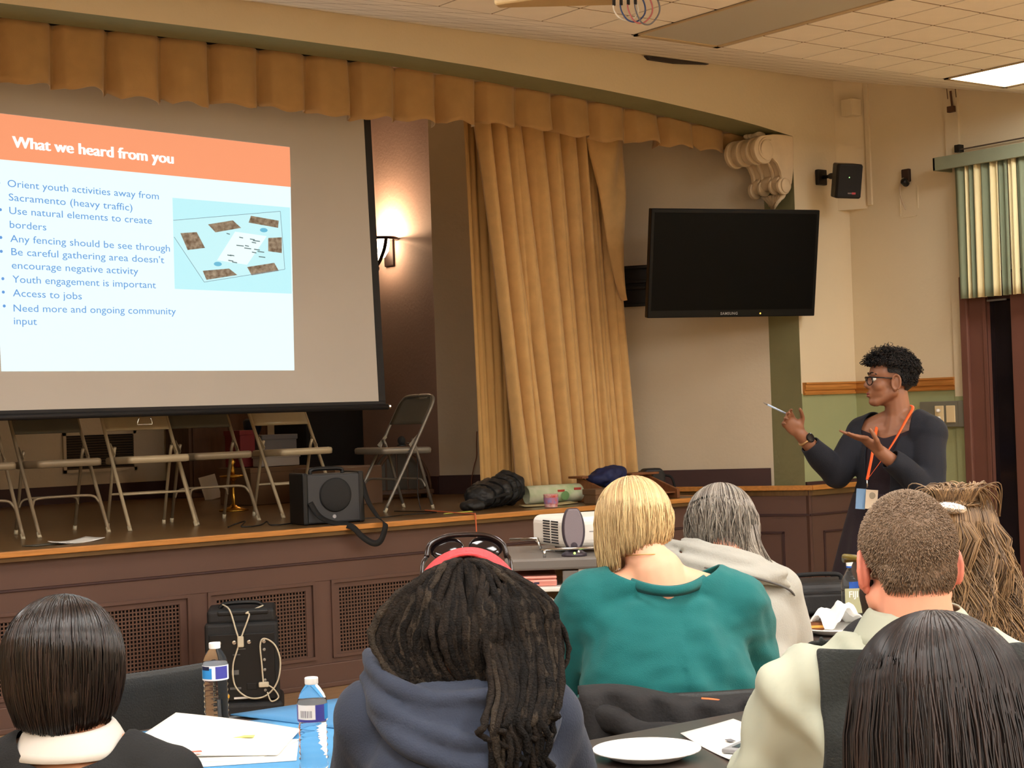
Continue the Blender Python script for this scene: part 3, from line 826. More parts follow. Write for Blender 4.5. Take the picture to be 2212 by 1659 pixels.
# ------------------------------------------------------------------ fittings on the right wall
wd = thing('wall_socket', 'dark open wall fitting with dangling wires on the right wall', 'wall fitting', (XR, 7.615, 3.03))
obj('socket_body', MB().box(-.03, 0, -.035, .03, -.03, .06), mat('old_brown_metal', (62, 44, 36), .6, metal=.3), wd, bev=.006)
obj('plug', MB().lathe([(.02, 0), (.024, .01), (.024, .045), (.016, .055)], 12, M=Matrix.Translation((-.03, -.02, -.05)) @ Matrix.Rotation(math.radians(-60), 4, 'Y')), BLACK, wd, smooth=True)
for k in range(3):
    obj('wire', MB().tube(bez([(-.03, .02-.006*k, .0), (-.05, .035-.004*k, -.08), (-.04, .02+.004*k, -.16), (-.03, .01-.004*k, -.2-.012*k)], 5), .003, 5), mat('pale_wire', (196, 176, 148), .5), wd, smooth=True)
m = MB()
for a, b in (((.07, -.03), (.07, -.26)), ((-.085, -.06), (-.085, -.22)), ((.06, -.27), (-.07, -.27))):
    m.bar((-.003, a[0], a[1]), (-.003, b[0], b[1]), .006, .006, (1, 0, 0))
obj('plate_outline', m, CREAM, wd)
sb = thing('switch_box', 'grey metal raceway box with two cream switch plates', 'switch box', (XR, 7.33, 1.385))
GREYB = mat('grey_metal_box', (122, 120, 106), .5, metal=.2)
obj('box_body', MB().box(-.06, 0, -.205, .205, -.09, .085), GREYB, sb, bev=.004)
obj('end_cover', MB().box(-.064, -.01, -.205, -.12, -.091, .086), GREYB, sb, bev=.003)
PLATE = mat('cream_switch_plate', (226, 204, 158), .45)
pl = obj('switch_plate', MB().box(-.067, -.06, .0, .072, -.06, .055), PLATE, sb, bev=.003)
for z in (.022, -.03):
    obj('switch_knob', MB().lathe([(.014, 0), (.012, .02), (.004, .026)], 12, M=Matrix.Translation((-.067, .036, z)) @ Matrix.Rotation(math.radians(-90), 4, 'Y')), WHITEP, pl, smooth=True)
obj('blank_plate', MB().box(-.067, -.06, -.095, -.022, -.06, .055), PLATE, sb, bev=.003)
obj('lock', MB().lathe([(.008, 0), (.008, .008)], 12, M=Matrix.Translation((-.06, .165, .01)) @ Matrix.Rotation(math.radians(-90), 4, 'Y')), STEEL, sb)

# window cornice and striped drapes on the right wall
GREENC = mat('sage_cornice_paint', (136, 142, 118), .55, var=.08, vscale=5)
co = thing('window_cornice', 'sage green wooden cornice over the striped drape', 'cornice', (XR, 7.1, 3.06))
obj('front_board', MB().box(-.20, -.175, -1.6, .135, -.045, .042), GREENC, co, bev=.003)
obj('end_board', MB().box(-.20, -.002, .115, .135, -.045, .042), GREENC, co, bev=.003)
obj('top_board', MB().box(-.19, -.002, -1.6, .13, .032, .042), GREENC, co)
STRC = mat('striped_cream', (240, 226, 176), .8, bump=.1, bscale=160)
STRG = mat('striped_sage', (128, 138, 112), .8, bump=.1, bscale=160)
dp = thing('striped_drape', 'cream and sage vertical-striped drape under the green cornice', 'drape', (0, 0, 0))
yy = 7.105; k = 0
while yy > 5.6:
    wdt = .068 if k % 2 == 0 else .062
    if k == 0: wdt = .085
    if k == 1: wdt = .032
    if k == 2: wdt = .048
    rows = []
    for j in range(13):
        z = 3.05-.905*j/12
        rows.append([(9.155+.022*math.cos(2*math.pi*i/10+(k*.7))*(.6+.4*j/12), yy-wdt*i/10, z) for i in range(11)])
    o = obj('drape_stripe', MB().grid(rows), STRG if k % 2 == 0 else STRC, dp, smooth=True); o.modifiers.new('s', 'SOLIDIFY').thickness = .003
    yy -= wdt; k += 1
cr = thing('curtain_rod', 'thin dark rod on a bracket above the green cornice', 'curtain rod', (XR, 7.14, 3.165))
obj('bracket', MB().box(-.05, 0, -.012, .03, -.025, .025), BLACK, cr, bev=.003)
obj('rod', MB().tube([(-.04, 0, -.01), (-.04, -1.5, .0)], .005, 6), mat('rod_brown', (88, 72, 58), .5), cr)
hk = thing('ceiling_hanger', 'rusty hanger bracket and wires under the ceiling by the vertical boxing', 'hanger', (XR-.02, 7.19, 3.50))
obj('bracket', MB().bar((-.02, 0, .06), (-.02, -.01, -.05), .014, .006, (1, 0, 0)), mat('rust', (86, 58, 40), .8), hk)
obj('hook', MB().box(-.04, -.01, -.03, .02, -.085, -.045), mat('rust', (86, 58, 40), .8), hk)
for k in range(2): obj('wire', MB().tube([(-.02, .03-.07*k, .08), (-.02, .025-.07*k, .01)], .003, 5), MATS['rust'], hk)
# ================================================================ SMALLER THINGS ON THE STAGE
def cable(nm, pts, r, m, label, cat='cable', grp=None, n=8):
    o = obj(nm, MB().tube(bez(pts, n), r, 6), m, smooth=True); return tag(o, label, cat, grp)
def sheet(nm, pts, z, m, label, cat='paper', th=.002, curl=0.0, grp=None):
    """a sheet of paper given by four corners, lightly curled"""
    a, b, c, d = [Vector((p[0], p[1], 0)) for p in pts]; rows = []
    for j in range(7):
        v = j/6
        rows.append([(*((a*(1-u)+b*u)*(1-v)+(d*(1-u)+c*u)*v).to_2d(), z+curl*(abs(u-.5)*2)**2+curl*.5*(v)**3) for u in (i/6 for i in range(7))])
    o = obj(nm, MB().grid(rows), m, smooth=True); s = o.modifiers.new('s', 'SOLIDIFY'); s.thickness = th; s.offset = 1
    return tag(o, label, cat, grp)

# louvred vent on the back wall
VENT = mat('vent_slats', (96, 82, 66), .6)
vt = thing('wall_vent', 'louvred metal vent low on the back wall of the stage', 'vent', (5.52, 12.75, 1.29))
m = MB(); m.box(-.31, .31, -.02, 0, .135, .16).box(-.31, .31, -.02, 0, -.16, -.135).box(-.31, -.285, -.02, 0, -.16, .16).box(.285, .31, -.02, 0, -.16, .16)
obj('frame', m, GREYW, vt)
obj('backing', MB().box(-.29, .29, -.004, -.001, -.14, .14), DARKV, vt)
for k in range(13):
    z = -.128+k*.0205
    obj('slat', MB().bar((-.285, -.012, z), (.285, -.012, z), .003, .013, (0, -.6, .8)), VENT, vt)

# wooden cabinet against the back wall
WOODD = mat('dark_wood', (88, 62, 44), .5, var=.2, vscale=5, stretch=(6, 6, 1))
cbn = thing('wooden_cabinet', 'brown wooden cabinet against the back wall behind the folding chairs', 'cabinet', (6.38, 12.50, SZ))
obj('body', MB().box(-.30, .42, -.2, .22, 0, .95), WOODD, cbn, bev=.008)
obj('door', MB().box(-.27, .04, -.215, -.2, .05, .9), WOODD, cbn, bev=.006)
obj('door', MB().box(.06, .39, -.215, -.2, .05, .9), WOODD, cbn, bev=.006)
vase = tag(obj('floor_vase', MB().lathe([(.05, 0), (.06, .05), (.05, .12), (.03, .2), (.025, .36), (.035, .45), (.07, .55), (.075, .6), (.05, .62)], 18), mat('dark_blue_vase', (26, 30, 44), .35), smooth=True),
           'slender dark vase standing before the wooden cabinet', 'vase'); vase.location = (6.28, 11.6, SZ)
lp = obj('leaning_sheet', MB().box(-.075, .075, -.003, .003, 0, .19), PAPER); tag(lp, 'white sheet of paper propped against the wooden cabinet', 'paper')
lp.location = (6.08, 11.9, SZ+.002); lp.rotation_euler = (math.radians(-12), math.radians(-10), .1)
BRASS = mat('brass', (196, 150, 62), .25, metal=1)
br = thing('brass_stand', 'small shiny brass stand on the stage floor among the chairs', 'stand', (5.36, 10.2, SZ))
obj('foot', MB().lathe([(.10, 0), (.10, .01), (.03, .03), (.012, .05), (.012, .20), (.03, .22), (.09, .23), (.09, .24), (.02, .245)], 20), BRASS, br, smooth=True)
obj('stem', MB().lathe([(.012, .24), (.02, .27), (.01, .31), (.022, .33), (.0, .36)], 14), BRASS, br, smooth=True)
# boxes and dark drape at the right of the back
dk = thing('black_equipment_case', 'tall black equipment case in the shadow behind the chairs', 'case', (6.72, 11.35, SZ))
obj('body', MB().box(-.26, .26, -.25, .25, 0, .88), BLACKM, dk, bev=.02)
obj('lid', MB().box(-.265, .265, -.255, .255, .72, .9), BLACKM, dk, bev=.015)
for sx in (-.07, .12): obj('latch', MB().box(sx, sx+.02, -.27, -.255, .70, .76), CHROME, dk, bev=.003)
def carton(label, x, y, z, rz, sx, sy, sz, m, cat='box'):
    t = thing('storage_box', label, cat, (x, y, z), rz)
    obj('body', MB().box(-sx/2, sx/2, -sy/2, sy/2, 0, sz), m, t, bev=.006)
    obj('lid', MB().box(-sx/2-.006, sx/2+.006, -sy/2-.006, sy/2+.006, sz-.03, sz+.006), m, t, bev=.004)
    return t
RED = mat('dark_red_card', (122, 34, 38), .6); GREYC = mat('grey_carton', (112, 112, 116), .7); WHC = mat('white_carton', (176, 168, 160), .7)
BRC = mat('brown_carton', (112, 84, 58), .8, var=.08, vscale=8)
carton('brown carton on the stage behind the beige chair', 5.98, 10.9, SZ, .1, .5, .4, .26, BRC)
carton('red box standing on the brown carton behind the chairs', 5.82, 10.95, SZ+.27, .1, .13, .2, .26, RED)
carton('grey box on the brown carton behind the chairs', 6.09, 10.98, SZ+.27, .05, .3, .24, .22, GREYC)
carton('white box lying before the grey box behind the beige chair', 6.02, 10.78, SZ+.27, .08, .34, .1, .09, WHC)
carton('dark red crate on the stage floor beneath the beige chair', 6.28, 10.75, SZ, .0, .26, .3, .22, RED)
pc = thing('picture_box', 'flat box printed with a picture beside the portable speaker', 'box', (6.10, 10.05, SZ+.0), .35)
obj('body', MB().box(-.26, .26, -.18, .18, 0, .26), mat('box_side_card', (118, 92, 72), .8), pc, bev=.005)
tp = obj('printed_top', MB().box(-.255, .255, -.175, .175, .26, .264), mat('box_print', (156, 140, 120), .6, var=.5, vscale=7, rgb2=(92, 60, 62)), pc)
tp.rotation_euler = (math.radians(0), 0, 0)
# bent-wood arched rack behind the grey chair
ar = thing('arched_rack', 'low arched wooden rack with upright bars behind the grey folding chair', 'rack', (6.80, 10.35, SZ), math.radians(-20))
archp = [(.21*math.cos(t), 0, .05+.30*math.sin(t)) for t in (math.pi*i/20 for i in range(21))]
for yy in (-.09, .09):
    obj('arch_hoop', MB().tube([(x, yy, z) for x, y, z in archp], .012, 6), WOODD, ar, smooth=True)
obj('base_rail', MB().box(-.23, .23, -.11, .11, .03, .06), WOODD, ar, bev=.006)
for k in range(4): obj('upright_bar', MB().tube([(-.12+.08*k, -.09, .05), (-.12+.08*k, -.09, .05+.30*math.sqrt(1-((-.12+.08*k)/.21)**2))], .006, 6), WOODD, ar)
obj('back_panel', MB().prism([(x*.95, z) for x, y, z in archp], .07, .085, 'y'), GREYV, ar)
for sx in (-.2, .2): obj('foot', MB().box(sx-.02, sx+.02, -.1, .1, 0, .03), WOODD, ar)

# portable loudspeaker with its strap
PSP = mat('charcoal_plastic', (54, 56, 60), .5, bump=.1, bscale=300)
pp = thing('portable_speaker', 'black portable loudspeaker with a hanging shoulder strap on the stage edge', 'loudspeaker', (5.015, 8.40, SZ), math.radians(-8))
body = MB(); rr = .04
outl = [(-.17, -.10), (.17, -.10), (.18, -.06), (.18, .08), (.14, .12), (-.14, .12), (-.18, .08), (-.18, -.06)]
obj('cabinet', MB().prism(outl, .006, .285, 'z'), PSP, pp, bev=.012, seg=3)
obj('side_trim', MB().box(-.19, -.155, -.105, .11, 0, .295), BLACK, pp, bev=.01)
obj('side_trim', MB().box(.155, .19, -.105, .11, 0, .295), BLACK, pp, bev=.01)
g = obj('speaker_grille', MB().lathe([(.095, 0), (.098, .006), (.09, .012), (.05, .016), (0, .017)], 32, M=Matrix.Translation((.01, -.10, .165)) @ Matrix.Rotation(math.radians(90), 4, 'X')), mat('round_mesh', (34, 35, 37), .7, bump=.4, bscale=420), pp, smooth=True)
obj('badge', MB().lathe([(.012, 0), (.010, .004)], 14, M=Matrix.Translation((.0, -.10, .042)) @ Matrix.Rotation(math.radians(90), 4, 'X')), mat('silver_badge', (170, 176, 190), .3, metal=.5), pp)
obj('carry_handle', MB().tube(bez([(-.10, 0, .285), (-.09, 0, .31), (0, 0, .315), (.09, 0, .31), (.10, 0, .285)], 5), .012, 8), BLACK, pp, smooth=True)
# flat webbing strap drooping over the stage edge
def ribbon(pts, wd, upv, n=7, th=.003):
    P = bez(pts, n); rows = []
    for i, p in enumerate(P):
        dd = (P[min(i+1, len(P)-1)]-P[max(i-1, 0)]).normalized(); sd = dd.cross(Vector(upv)).normalized()*wd/2
        rows.append([p-sd, p+sd])
    return MB().grid(rows)
sp_ = ribbon([(-.15, -.112, .13), (-.11, -.15, .05), (-.06, -.26, .012), (.0, -.338, -.005), (.06, -.348, -.065), (.12, -.352, -.105), (.165, -.352, -.10), (.195, -.348, -.05), (.21, -.335, .0), (.212, -.24, .03), (.205, -.12, .12), (.196, -.06, .235), (.19, -.03, .27)], .036, (.25, -1, .1))
o = obj('shoulder_strap', sp_, BLACKM, pp, smooth=True); o.modifiers.new('s', 'SOLIDIFY').thickness = .004

cable('speaker_cable', [(4.48, 8.60, SZ+.006), (4.56, 8.68, SZ+.012), (4.60, 8.62, SZ+.03), (4.54, 8.55, SZ+.006), (4.66, 8.56, SZ+.006), (4.74, 8.62, SZ+.02), (4.70, 8.5, SZ+.006), (4.82, 8.5, SZ+.006), (4.93, 8.56, SZ+.01)], .004, BLACK, 'tangled black cable on the stage floor beside the portable speaker')
cable('floor_cable', [(5.26, 8.50, SZ+.005), (5.45, 8.45, SZ+.005), (5.62, 8.52, SZ+.005), (5.80, 8.50, SZ+.005), (5.88, 8.58, SZ+.005), (5.80, 8.9, SZ+.005)], .003, BLACK, 'thin dark cable along the stage floor to the grey chair')
sheet('paper_sheets', [(3.36, 8.30), (3.66, 8.42), (3.60, 8.53), (3.33, 8.38)], SZ+.003, PAPER, 'loose white papers lying on the stage edge at the left', th=.003, curl=.012)
o = sheet('dark_notebook', [(3.24, 8.33), (3.45, 8.38), (3.42, 8.45), (3.20, 8.40)], SZ+.002, GREYV, 'dark notebook under the white papers on the stage edge', 'notebook', th=.004)
sheet('yellow_card', [(5.80, 8.36), (6.02, 8.36), (6.06, 8.44), (5.86, 8.43)], SZ+.002, mat('yellow_green_card', (206, 206, 92), .7), 'yellow green card on the stage edge by the black duffel bag', 'card', th=.002)
ORC = mat('orange_cord', (214, 106, 66), .5)
cable('extension_cord', [(5.93, 8.75, SZ+.006), (5.90, 8.5, SZ+.006), (5.86, 8.25, SZ+.006), (5.835, 8.10, SZ+.008), (5.83, 8.072, SZ-.02), (5.835, 8.070, SZ-.3), (5.84, 8.075, SZ-.55), (5.88, 7.95, .006), (6.2, 7.6, .006)], .004, ORC, 'thin orange extension cord hanging down the stage front', 'cord')
cable('hanging_cord', [(7.417, 10.215, 1.36), (7.413, 10.22, 1.27), (7.41, 10.22, 1.175), (7.38, 10.22, 1.09), (7.34, 10.2, .98), (7.25, 10.05, SZ+.006), (7.0, 9.7, SZ+.006)], .004, mat('reddish_cord', (120, 70, 50), .5), 'thin reddish cord running down the wall left of the curtain', 'cord')

# black duffel bag
NYL = mat('black_nylon', (30, 30, 31), .55, bump=.35, bscale=24, var=.3, vscale=10)
db = thing('duffel_bag', 'crumpled black puffy bag lying on the stage edge', 'bag', (6.37, 8.62, SZ), math.radians(22)); db.scale = (.92, .92, .80)
m = MB()
for k in range(5):
    m.ell((-.19+.10*k, .01*math.sin(k*2), .095+.012*k), (.075, .115+.006*k, .092+.012*k), nu=20, nv=12)
m.ell((-.30, -.02, .04), (.09, .09, .05)).ell((.22, .02, .14), (.07, .10, .10)).ell((.0, .05, .17), (.16, .07, .06))
blob('bag_body', m, NYL, db, voxel=.009, smooth=2, warp=lambda p, n: p+n*(.014*noise.noise(p*16)+.007*noise.noise(p*42)))
o = ribbon([(-.28, -.06, .06), (-.12, -.125, .10), (.05, -.13, .12), (.2, -.12, .16)], .022, (0, -1, .3)); o = obj('bag_strap', o, BLACKM, db, smooth=True); o.modifiers.new('s', 'SOLIDIFY').thickness = .004
for k in range(4):
    xk = -.14+.10*k; rk = .128+.008*k
    obj('compression_strap', MB().tube([(xk, (rk-.012)*math.cos(t)*1.0, .098+.013*k+(rk-.034)*math.sin(t)) for t in (2*math.pi*i/20 for i in range(20))], .006, 6, closed=True), BLACKM, db, smooth=True)

# rolled drawing, sweets tub, box, wooden rack with navy bag
rl = thing('rolled_drawing', 'rolled-up printed plan with green and red printing on the stage', 'paper roll', (6.93, 8.56, SZ), math.radians(-12))
def spiral_roll(L, r0, turns=1.6):
    rows = []
    for j in range(2):
        x = -L/2+L*j; rows.append([(x, (r0*(1-.10*t/6.28))*math.cos(t), r0+(r0*(1-.10*t/6.28))*math.sin(t)) for t in (turns*2*math.pi*i/48 for i in range(49))])
    return MB().grid(rows)
PRINT = mat('plan_print', (222, 220, 196), .7, var=.35, vscale=9, rgb2=(156, 186, 128))
o = obj('roll', spiral_roll(.60, .062), PRINT, rl, smooth=True); o.modifiers.new('s', 'SOLIDIFY').thickness = .002
o = obj('outer_edge', MB().box(-.30, .30, .060, .063, .055, .075), mat('plan_red', (176, 62, 48), .7), rl)
for k in range(3): obj('red_mark', MB().box(-.10+.12*k, -.05+.12*k, -.058, -.054, .075+.008*k, .09+.008*k), MATS['plan_red'], rl)
obj('green_circle', MB().lathe([(.028, 0), (.03, .001), (.022, .002)], 20, M=Matrix.Translation((-.05, -.062, .05)) @ Matrix.Rotation(math.radians(95), 4, 'X')), mat('plan_green', (110, 150, 96), .7), rl)
ls = sheet('flat_plan', [(6.42, 8.36), (6.85, 8.36), (6.9, 8.50), (6.48, 8.5)], SZ+.003, mat('buff_paper', (206, 190, 142), .7), 'buff paper lying under the rolled plan on the stage edge', th=.002, curl=.006)
cd_ = thing('sweets_tub', 'small clear tub with red and blue wrappers on the stage edge', 'tub', (6.52, 8.22, SZ+.004))
obj('tub', MB().lathe([(.040, 0), (.046, .075), (.048, .08), (.044, .078), (.038, .004)], 20, caps=False), mat('tub_red', (200, 70, 62), .4, var=.5, vscale=30, rgb2=(236, 210, 205)), cd_, smooth=True)
obj('label', MB().lathe([(.0445, .022), (.0472, .06)], 20, caps=False), mat('tub_print', (216, 110, 104), .5, var=.6, vscale=34, rgb2=(120, 150, 210)), cd_, smooth=True)
carton('brown cardboard box on the stage edge behind the projector', 6.98, 8.24, SZ, .0, .26, .12, .09, BRC)
wr = thing('wooden_rack', 'slanted wooden desk rack on the stage edge carrying a navy bag', 'rack', (7.30, 8.40, SZ), 0); wr.scale = (1.0, 1.0, .58)
WOODR = mat('walnut', (128, 80, 48), .45, var=.2, vscale=6, stretch=(2, 8, 2))
for x in (-.28, .28):
    obj('side_panel', MB().prism([(-.20, 0), (.16, 0), (.16, .27), (.12, .27), (-.20, .10)], x-.012, x+.012, 'x'), WOODR, wr, bev=.004)
obj('back_board', MB().box(-.28, .28, .14, .16, 0, .22), WOODR, wr)
obj('shelf', MB().box(-.28, .28, -.18, .14, .06, .075), WOODR, wr)
obj('arm_cap', MB().box(-.33, -.22, .05, .20, .265, .29), WOODR, wr, bev=.004)
obj('arm_cap', MB().box(.10, .34, .05, .20, .265, .29), WOODR, wr, bev=.004)
obj('post', MB().box(.285, .315, .10, .13, 0, .27), WOODR, wr)
nb = thing('navy_bag', 'crumpled navy blue cloth bag heaped on the wooden rack', 'bag', (7.20, 8.46, SZ+.125), .2); nb.scale = (.95, .9, .72)
m = MB().ell((0, 0, .06), (.15, .11, .075)).ell((.09, .02, .085), (.09, .09, .06)).ell((-.11, 0, .03), (.09, .1, .06)).ell((.0, -.05, .0), (.12, .06, .07))
blob('cloth', m, mat('navy_cloth', (24, 34, 78), .7, var=.2, vscale=9), nb, voxel=.011, smooth=2, warp=lambda p, n: p+n*.014*noise.noise(p*22))
pn = thing('notice_card', 'white printed card standing beside the brown cardboard box', 'card', (7.16, 8.165, SZ+.0), .1)
obj('card', MB().box(-.045, .055, -.002, .002, 0, .165), PAPER, pn)
obj('printed_line', MB().box(-.01, .04, -.003, -.002, .08, .084), mat('grey_print', (150, 150, 150), .7), pn)
hb = thing('black_handbag', 'black upright bag on the stage apron right of the blond head', 'bag', (7.66, 8.55, SZ), -.3)
obj('bag_body', MB().prism([(-.09, 0), (.09, 0), (.085, .15), (.06, .19), (-.06, .19), (-.085, .15)], -.05, .05, 'y'), NYL, hb, bev=.02, seg=3)
obj('bag_handle', MB().tube(bez([(.08, 0, .14), (.14, -.02, .12), (.16, -.03, .02), (.15, -.04, .0)], 6), .008, 6), BLACKM, hb, smooth=True)

# PA amplifier on the hall floor with its white cord
PAM = mat('pa_charcoal', (26, 27, 29), .6, bump=.2, bscale=260)
pa = thing('pa_amplifier', 'tall black amplifier speaker on the floor before the stage grilles', 'amplifier', (4.085, 7.72, 0), math.radians(-30)); pa.scale = (.92, .92, .92)
obj('cabinet', MB().prism([(-.20, -.17), (.20, -.17), (.19, .19), (-.19, .19)], .09, .53, 'z'), PAM, pa, bev=.02, seg=3)
obj('base', MB().box(-.215, .215, -.20, .21, 0, .10), PAM, pa, bev=.025, seg=3)
obj('top_box', MB().box(-.185, .185, -.15, .16, .52, .60), PAM, pa, bev=.02, seg=3)
obj('handle_recess', MB().box(-.13, .15, -.155, .0, .565, .595), BLACK, pa, bev=.01)
obj('handle', MB().tube(bez([(-.12, -.06, .60), (-.08, -.06, .625), (.08, -.06, .625), (.12, -.06, .60)], 5), .012, 8), BLACK, pa, smooth=True)
pnl = obj('control_panel', MB().box(-.175, .175, -.182, -.17, .11, .47), mat('panel_black', (13, 13, 14), .4), pa, bev=.004)
for i in range(4):
    obj('jack', MB().lathe([(.010, 0), (.011, .006), (.005, .007)], 12, M=Matrix.Translation((-.12+.08*i, -.182, .425)) @ Matrix.Rotation(math.radians(90), 4, 'X')), CHROME, pnl)
for i in range(5):
    obj('knob', MB().lathe([(.009, 0), (.008, .012), (.003, .013)], 12, M=Matrix.Translation((.12, -.182, .38-.055*i)) @ Matrix.Rotation(math.radians(90), 4, 'X')), STEEL, pnl)
obj('round_sticker', MB().lathe([(.017, 0), (.016, .001)], 16, M=Matrix.Translation((-.09, -.182, .135)) @ Matrix.Rotation(math.radians(90), 4, 'X')), mat('yellow_sticker', (226, 176, 60), .6), pnl)
for (x0, x1, z) in ((-.165, -.135, .118), (-.05, .03, .118)): obj('caution_label', MB().box(x0, x1, -.184, -.182, z, z+.010), PAPER, pnl)
for (x0, x1, z, h) in ((-.15, -.10, .33, .02), (-.06, -.02, .25, .025), (-.07, -.01, .17, .012), (-.03, .02, .385, .006), (-.05, -.01, .355, .006)): obj('panel_print', MB().box(x0, x1, -.1835, -.182, z, z+h), mat('panel_grey_print', (96, 96, 96), .5), pnl)
obj('power_inlet', MB().box(.02, .075, -.186, -.182, .165, .20), BLACK, pnl, bev=.004)
CORD = mat('white_cord', (206, 196, 172), .5)
pc_ = thing('power_cord', 'white power cord looped over the black amplifier', 'cord', (4.085, 7.72, 0), math.radians(-30)); pc_.scale = (.92, .92, .92)
obj('cord', MB().tube(bez([(-.10, -.10, .625), (-.06, -.165, .60), (-.03, -.195, .50), (-.015, -.20, .44), (-.02, -.20, .40), (-.05, -.20, .30), (-.04, -.20, .19), (.03, -.20, .125), (.12, -.20, .13), (.185, -.195, .20), (.205, -.19, .31), (.18, -.195, .40), (.125, -.197, .44), (.10, -.197, .41), (.105, -.197, .30), (.11, -.197, .20)], 8), .0045, 6), CORD, pc_, smooth=True)
obj('cord', MB().tube(bez([(.12, -.10, .61), (.03, -.16, .58), (.045, -.175, .57), (.01, -.195, .48), (-.005, -.2, .44)], 8), .0045, 6), CORD, pc_, smooth=True)
obj('cord', MB().tube(bez([(.11, -.197, .20), (.16, -.20, .17), (.19, -.20, .12), (.15, -.205, .10), (.13, -.20, .15)], 8), .004, 6), CORD, pc_, smooth=True)
obj('plug', MB().box(-.022, .012, -.212, -.188, .40, .46), CORD, pc_, bev=.006)
obj('connector', MB().box(.085, .14, -.215, -.187, .178, .206), CORD, pc_, bev=.006)

# ceiling-mounted projector with hanging cables
pj = thing('ceiling_projector', 'tan ceiling-mounted projector housing with looped cables at the top edge', 'projector', (4.55, 5.50, 3.225))
TANM = mat('tan_plastic', (196, 168, 120), .5)
obj('housing', MB().prism([(-.02, -.14), (.14, -.14), (.20, -.11), (.20, .06), (-.30, .06), (-.32, .0)], 0, .09, 'z'), TANM, pj, bev=.015, seg=3).rotation_euler = (0, 0, math.radians(-35))
obj('mount_pole', MB().tube([(0, 0, .08), (0, 0, .164)], .03, 12), WHITEP, pj)
pcol = [mat('cable_white', (226, 220, 206), .5), mat('cable_blue', (60, 80, 130), .5), mat('cable_rose', (190, 110, 110), .5), mat('cable_grey', (110, 110, 116), .5)]
ends = MB()
for k in range(4):
    x = .13+.028*k*.8; y = -.20-.02*k
    rr_ = .035+.006*k
    obj('cable_loop', MB().tube(bez([(x-.03, y+.02, .0), (x-.035, y+.02, -.05), (x-.02, y, -.09-.008*k), (x+.02, y-.015, -.10-.006*k), (x+.055, y-.03, -.07), (x+.05, y-.03, -.02), (x+.02, y-.02, .02)], 6), .0035, 6), pcol[k], pj, smooth=True)
    obj('plug', MB().tube([(x-.03, y+.02, .02), (x-.032, y+.02, -.035)], .007, 8), BLACK, pj, smooth=True)

# ================================================================ AV CART
CARTG = mat('cart_grey_laminate', (112, 106, 100), .45)
CARTW = mat('cart_light_panel', (196, 190, 178), .5)
CARTB = mat('cart_back_brown', (116, 90, 62), .6)
ca = thing('av_cart', 'grey media cart with a pull-out laptop shelf and light side panel', 'cart', (3.90, 4.78, 0), math.radians(-37.2))
# local x = to the right in view, y = away from the audience
obj('side_panel', MB().box(-.005, .34, -.30, -.28, .05, .945), CARTW, ca, bev=.004)
obj('front_post', MB().box(-.06, -.005, -.30, -.26, 0, .94), CARTG, ca, bev=.004)
obj('work_top', MB().box(-.26, .36, -.31, .28, .945, .985), CARTG, ca, bev=.008)
obj('back_panel', MB().box(-.24, .34, .24, .26, .05, .945), CARTB, ca)
obj('inner_side', MB().box(-.25, -.22, .0, .26, 0, .945), CARTB, ca)
obj('lower_deck', MB().box(-.24, .34, -.28, .26, .08, .10), CARTB, ca)
shf = obj('pull_out_shelf', MB().box(-.40, -.03, -.34, .06, .873, .888), WHITEP, ca, bev=.003)
obj('shelf_bracket', MB().bar((-.15, -.29, .873), (-.05, -.29, .79), .022, .012, (0, 1, 0)), WHITEP, shf)
rail = [(-.155, -.12, 1.01), (-.09, -.20, 1.015), (-.09, -.28, 1.005), (.18, -.29, 1.005)]
obj('guard_rail', MB().tube([(-.24, .02, 1.03), (-.14, -.05, 1.035), (-.13, -.07, 1.0)], .006, 8), CHROME, ca, smooth=True)
obj('guard_rail', MB().tube([(-.13, -.26, 1.012), (.20, -.28, 1.016), (.21, -.28, .985)], .006, 8), CHROME, ca, smooth=True)
for x in (-.12, .0, .205): obj('rail_post', MB().tube([(x, -.265, .985), (x, -.265, 1.012)], .005, 8), CHROME, ca, smooth=True)
for x in (-.2, .30):
    for y in (-.24, .22):
        obj('caster', MB().lathe([(.035, -.012), (.04, 0), (.035, .012)], 16, M=Matrix.Translation((x, y, .04)) @ Matrix.Rotation(math.pi/2, 4, 'Y')), BLACK, ca)
def cart(p):
    q = Matrix.Translation(ca.location) @ Matrix.Rotation(math.radians(-37.2), 4, 'Z') @ Vector(p); return q
PINK = mat('rose_gold', (222, 148, 134), .35, metal=.4)
lpt = thing('laptop', 'closed rose gold laptop on the pull-out shelf of the cart', 'laptop', cart((-.22, -.14, .8885)), math.radians(-37.2))
obj('base_shell', MB().box(-.15, .14, -.16, .10, 0, .024), PINK, lpt, bev=.006, seg=3)
obj('lid_shell', MB().box(-.15, .14, -.16, .10, .025, .036), PINK, lpt, bev=.005, seg=3)
for x in (-.06, .0, .06): obj('port', MB().box(x, x+.018, -.1615, -.159, .008, .015), mat('port_dark', (50, 44, 70), .4), lpt)
PRJ = mat('projector_white', (228, 224, 216), .4)
pr = thing('table_projector', 'white projector with a slotted vent on top of the cart', 'projector', cart((.10, .04, .985)), math.radians(-37.2)+math.radians(22))
obj('housing', MB().box(-.22, .22, -.15, .15, .02, .13), PRJ, pr, bev=.028, seg=4)
for c in range(2):
    for k in range(9):
        obj('vent_slot', MB().box(-.2215, -.219, -.10+.075*c, -.04+.075*c, .035+.0095*k, .040+.0095*k), mat('vent_dark', (40, 38, 40), .7), pr)
obj('panel_seam', MB().box(-.12, .20, -.1515, -.149, .075, .079), mat('seam_grey', (150, 148, 146), .6), pr)
for sx in (-.17, .17): obj('foot', MB().lathe([(.02, 0), (.02, .022)], 12, (sx, .0, 0)), BLACK, pr)
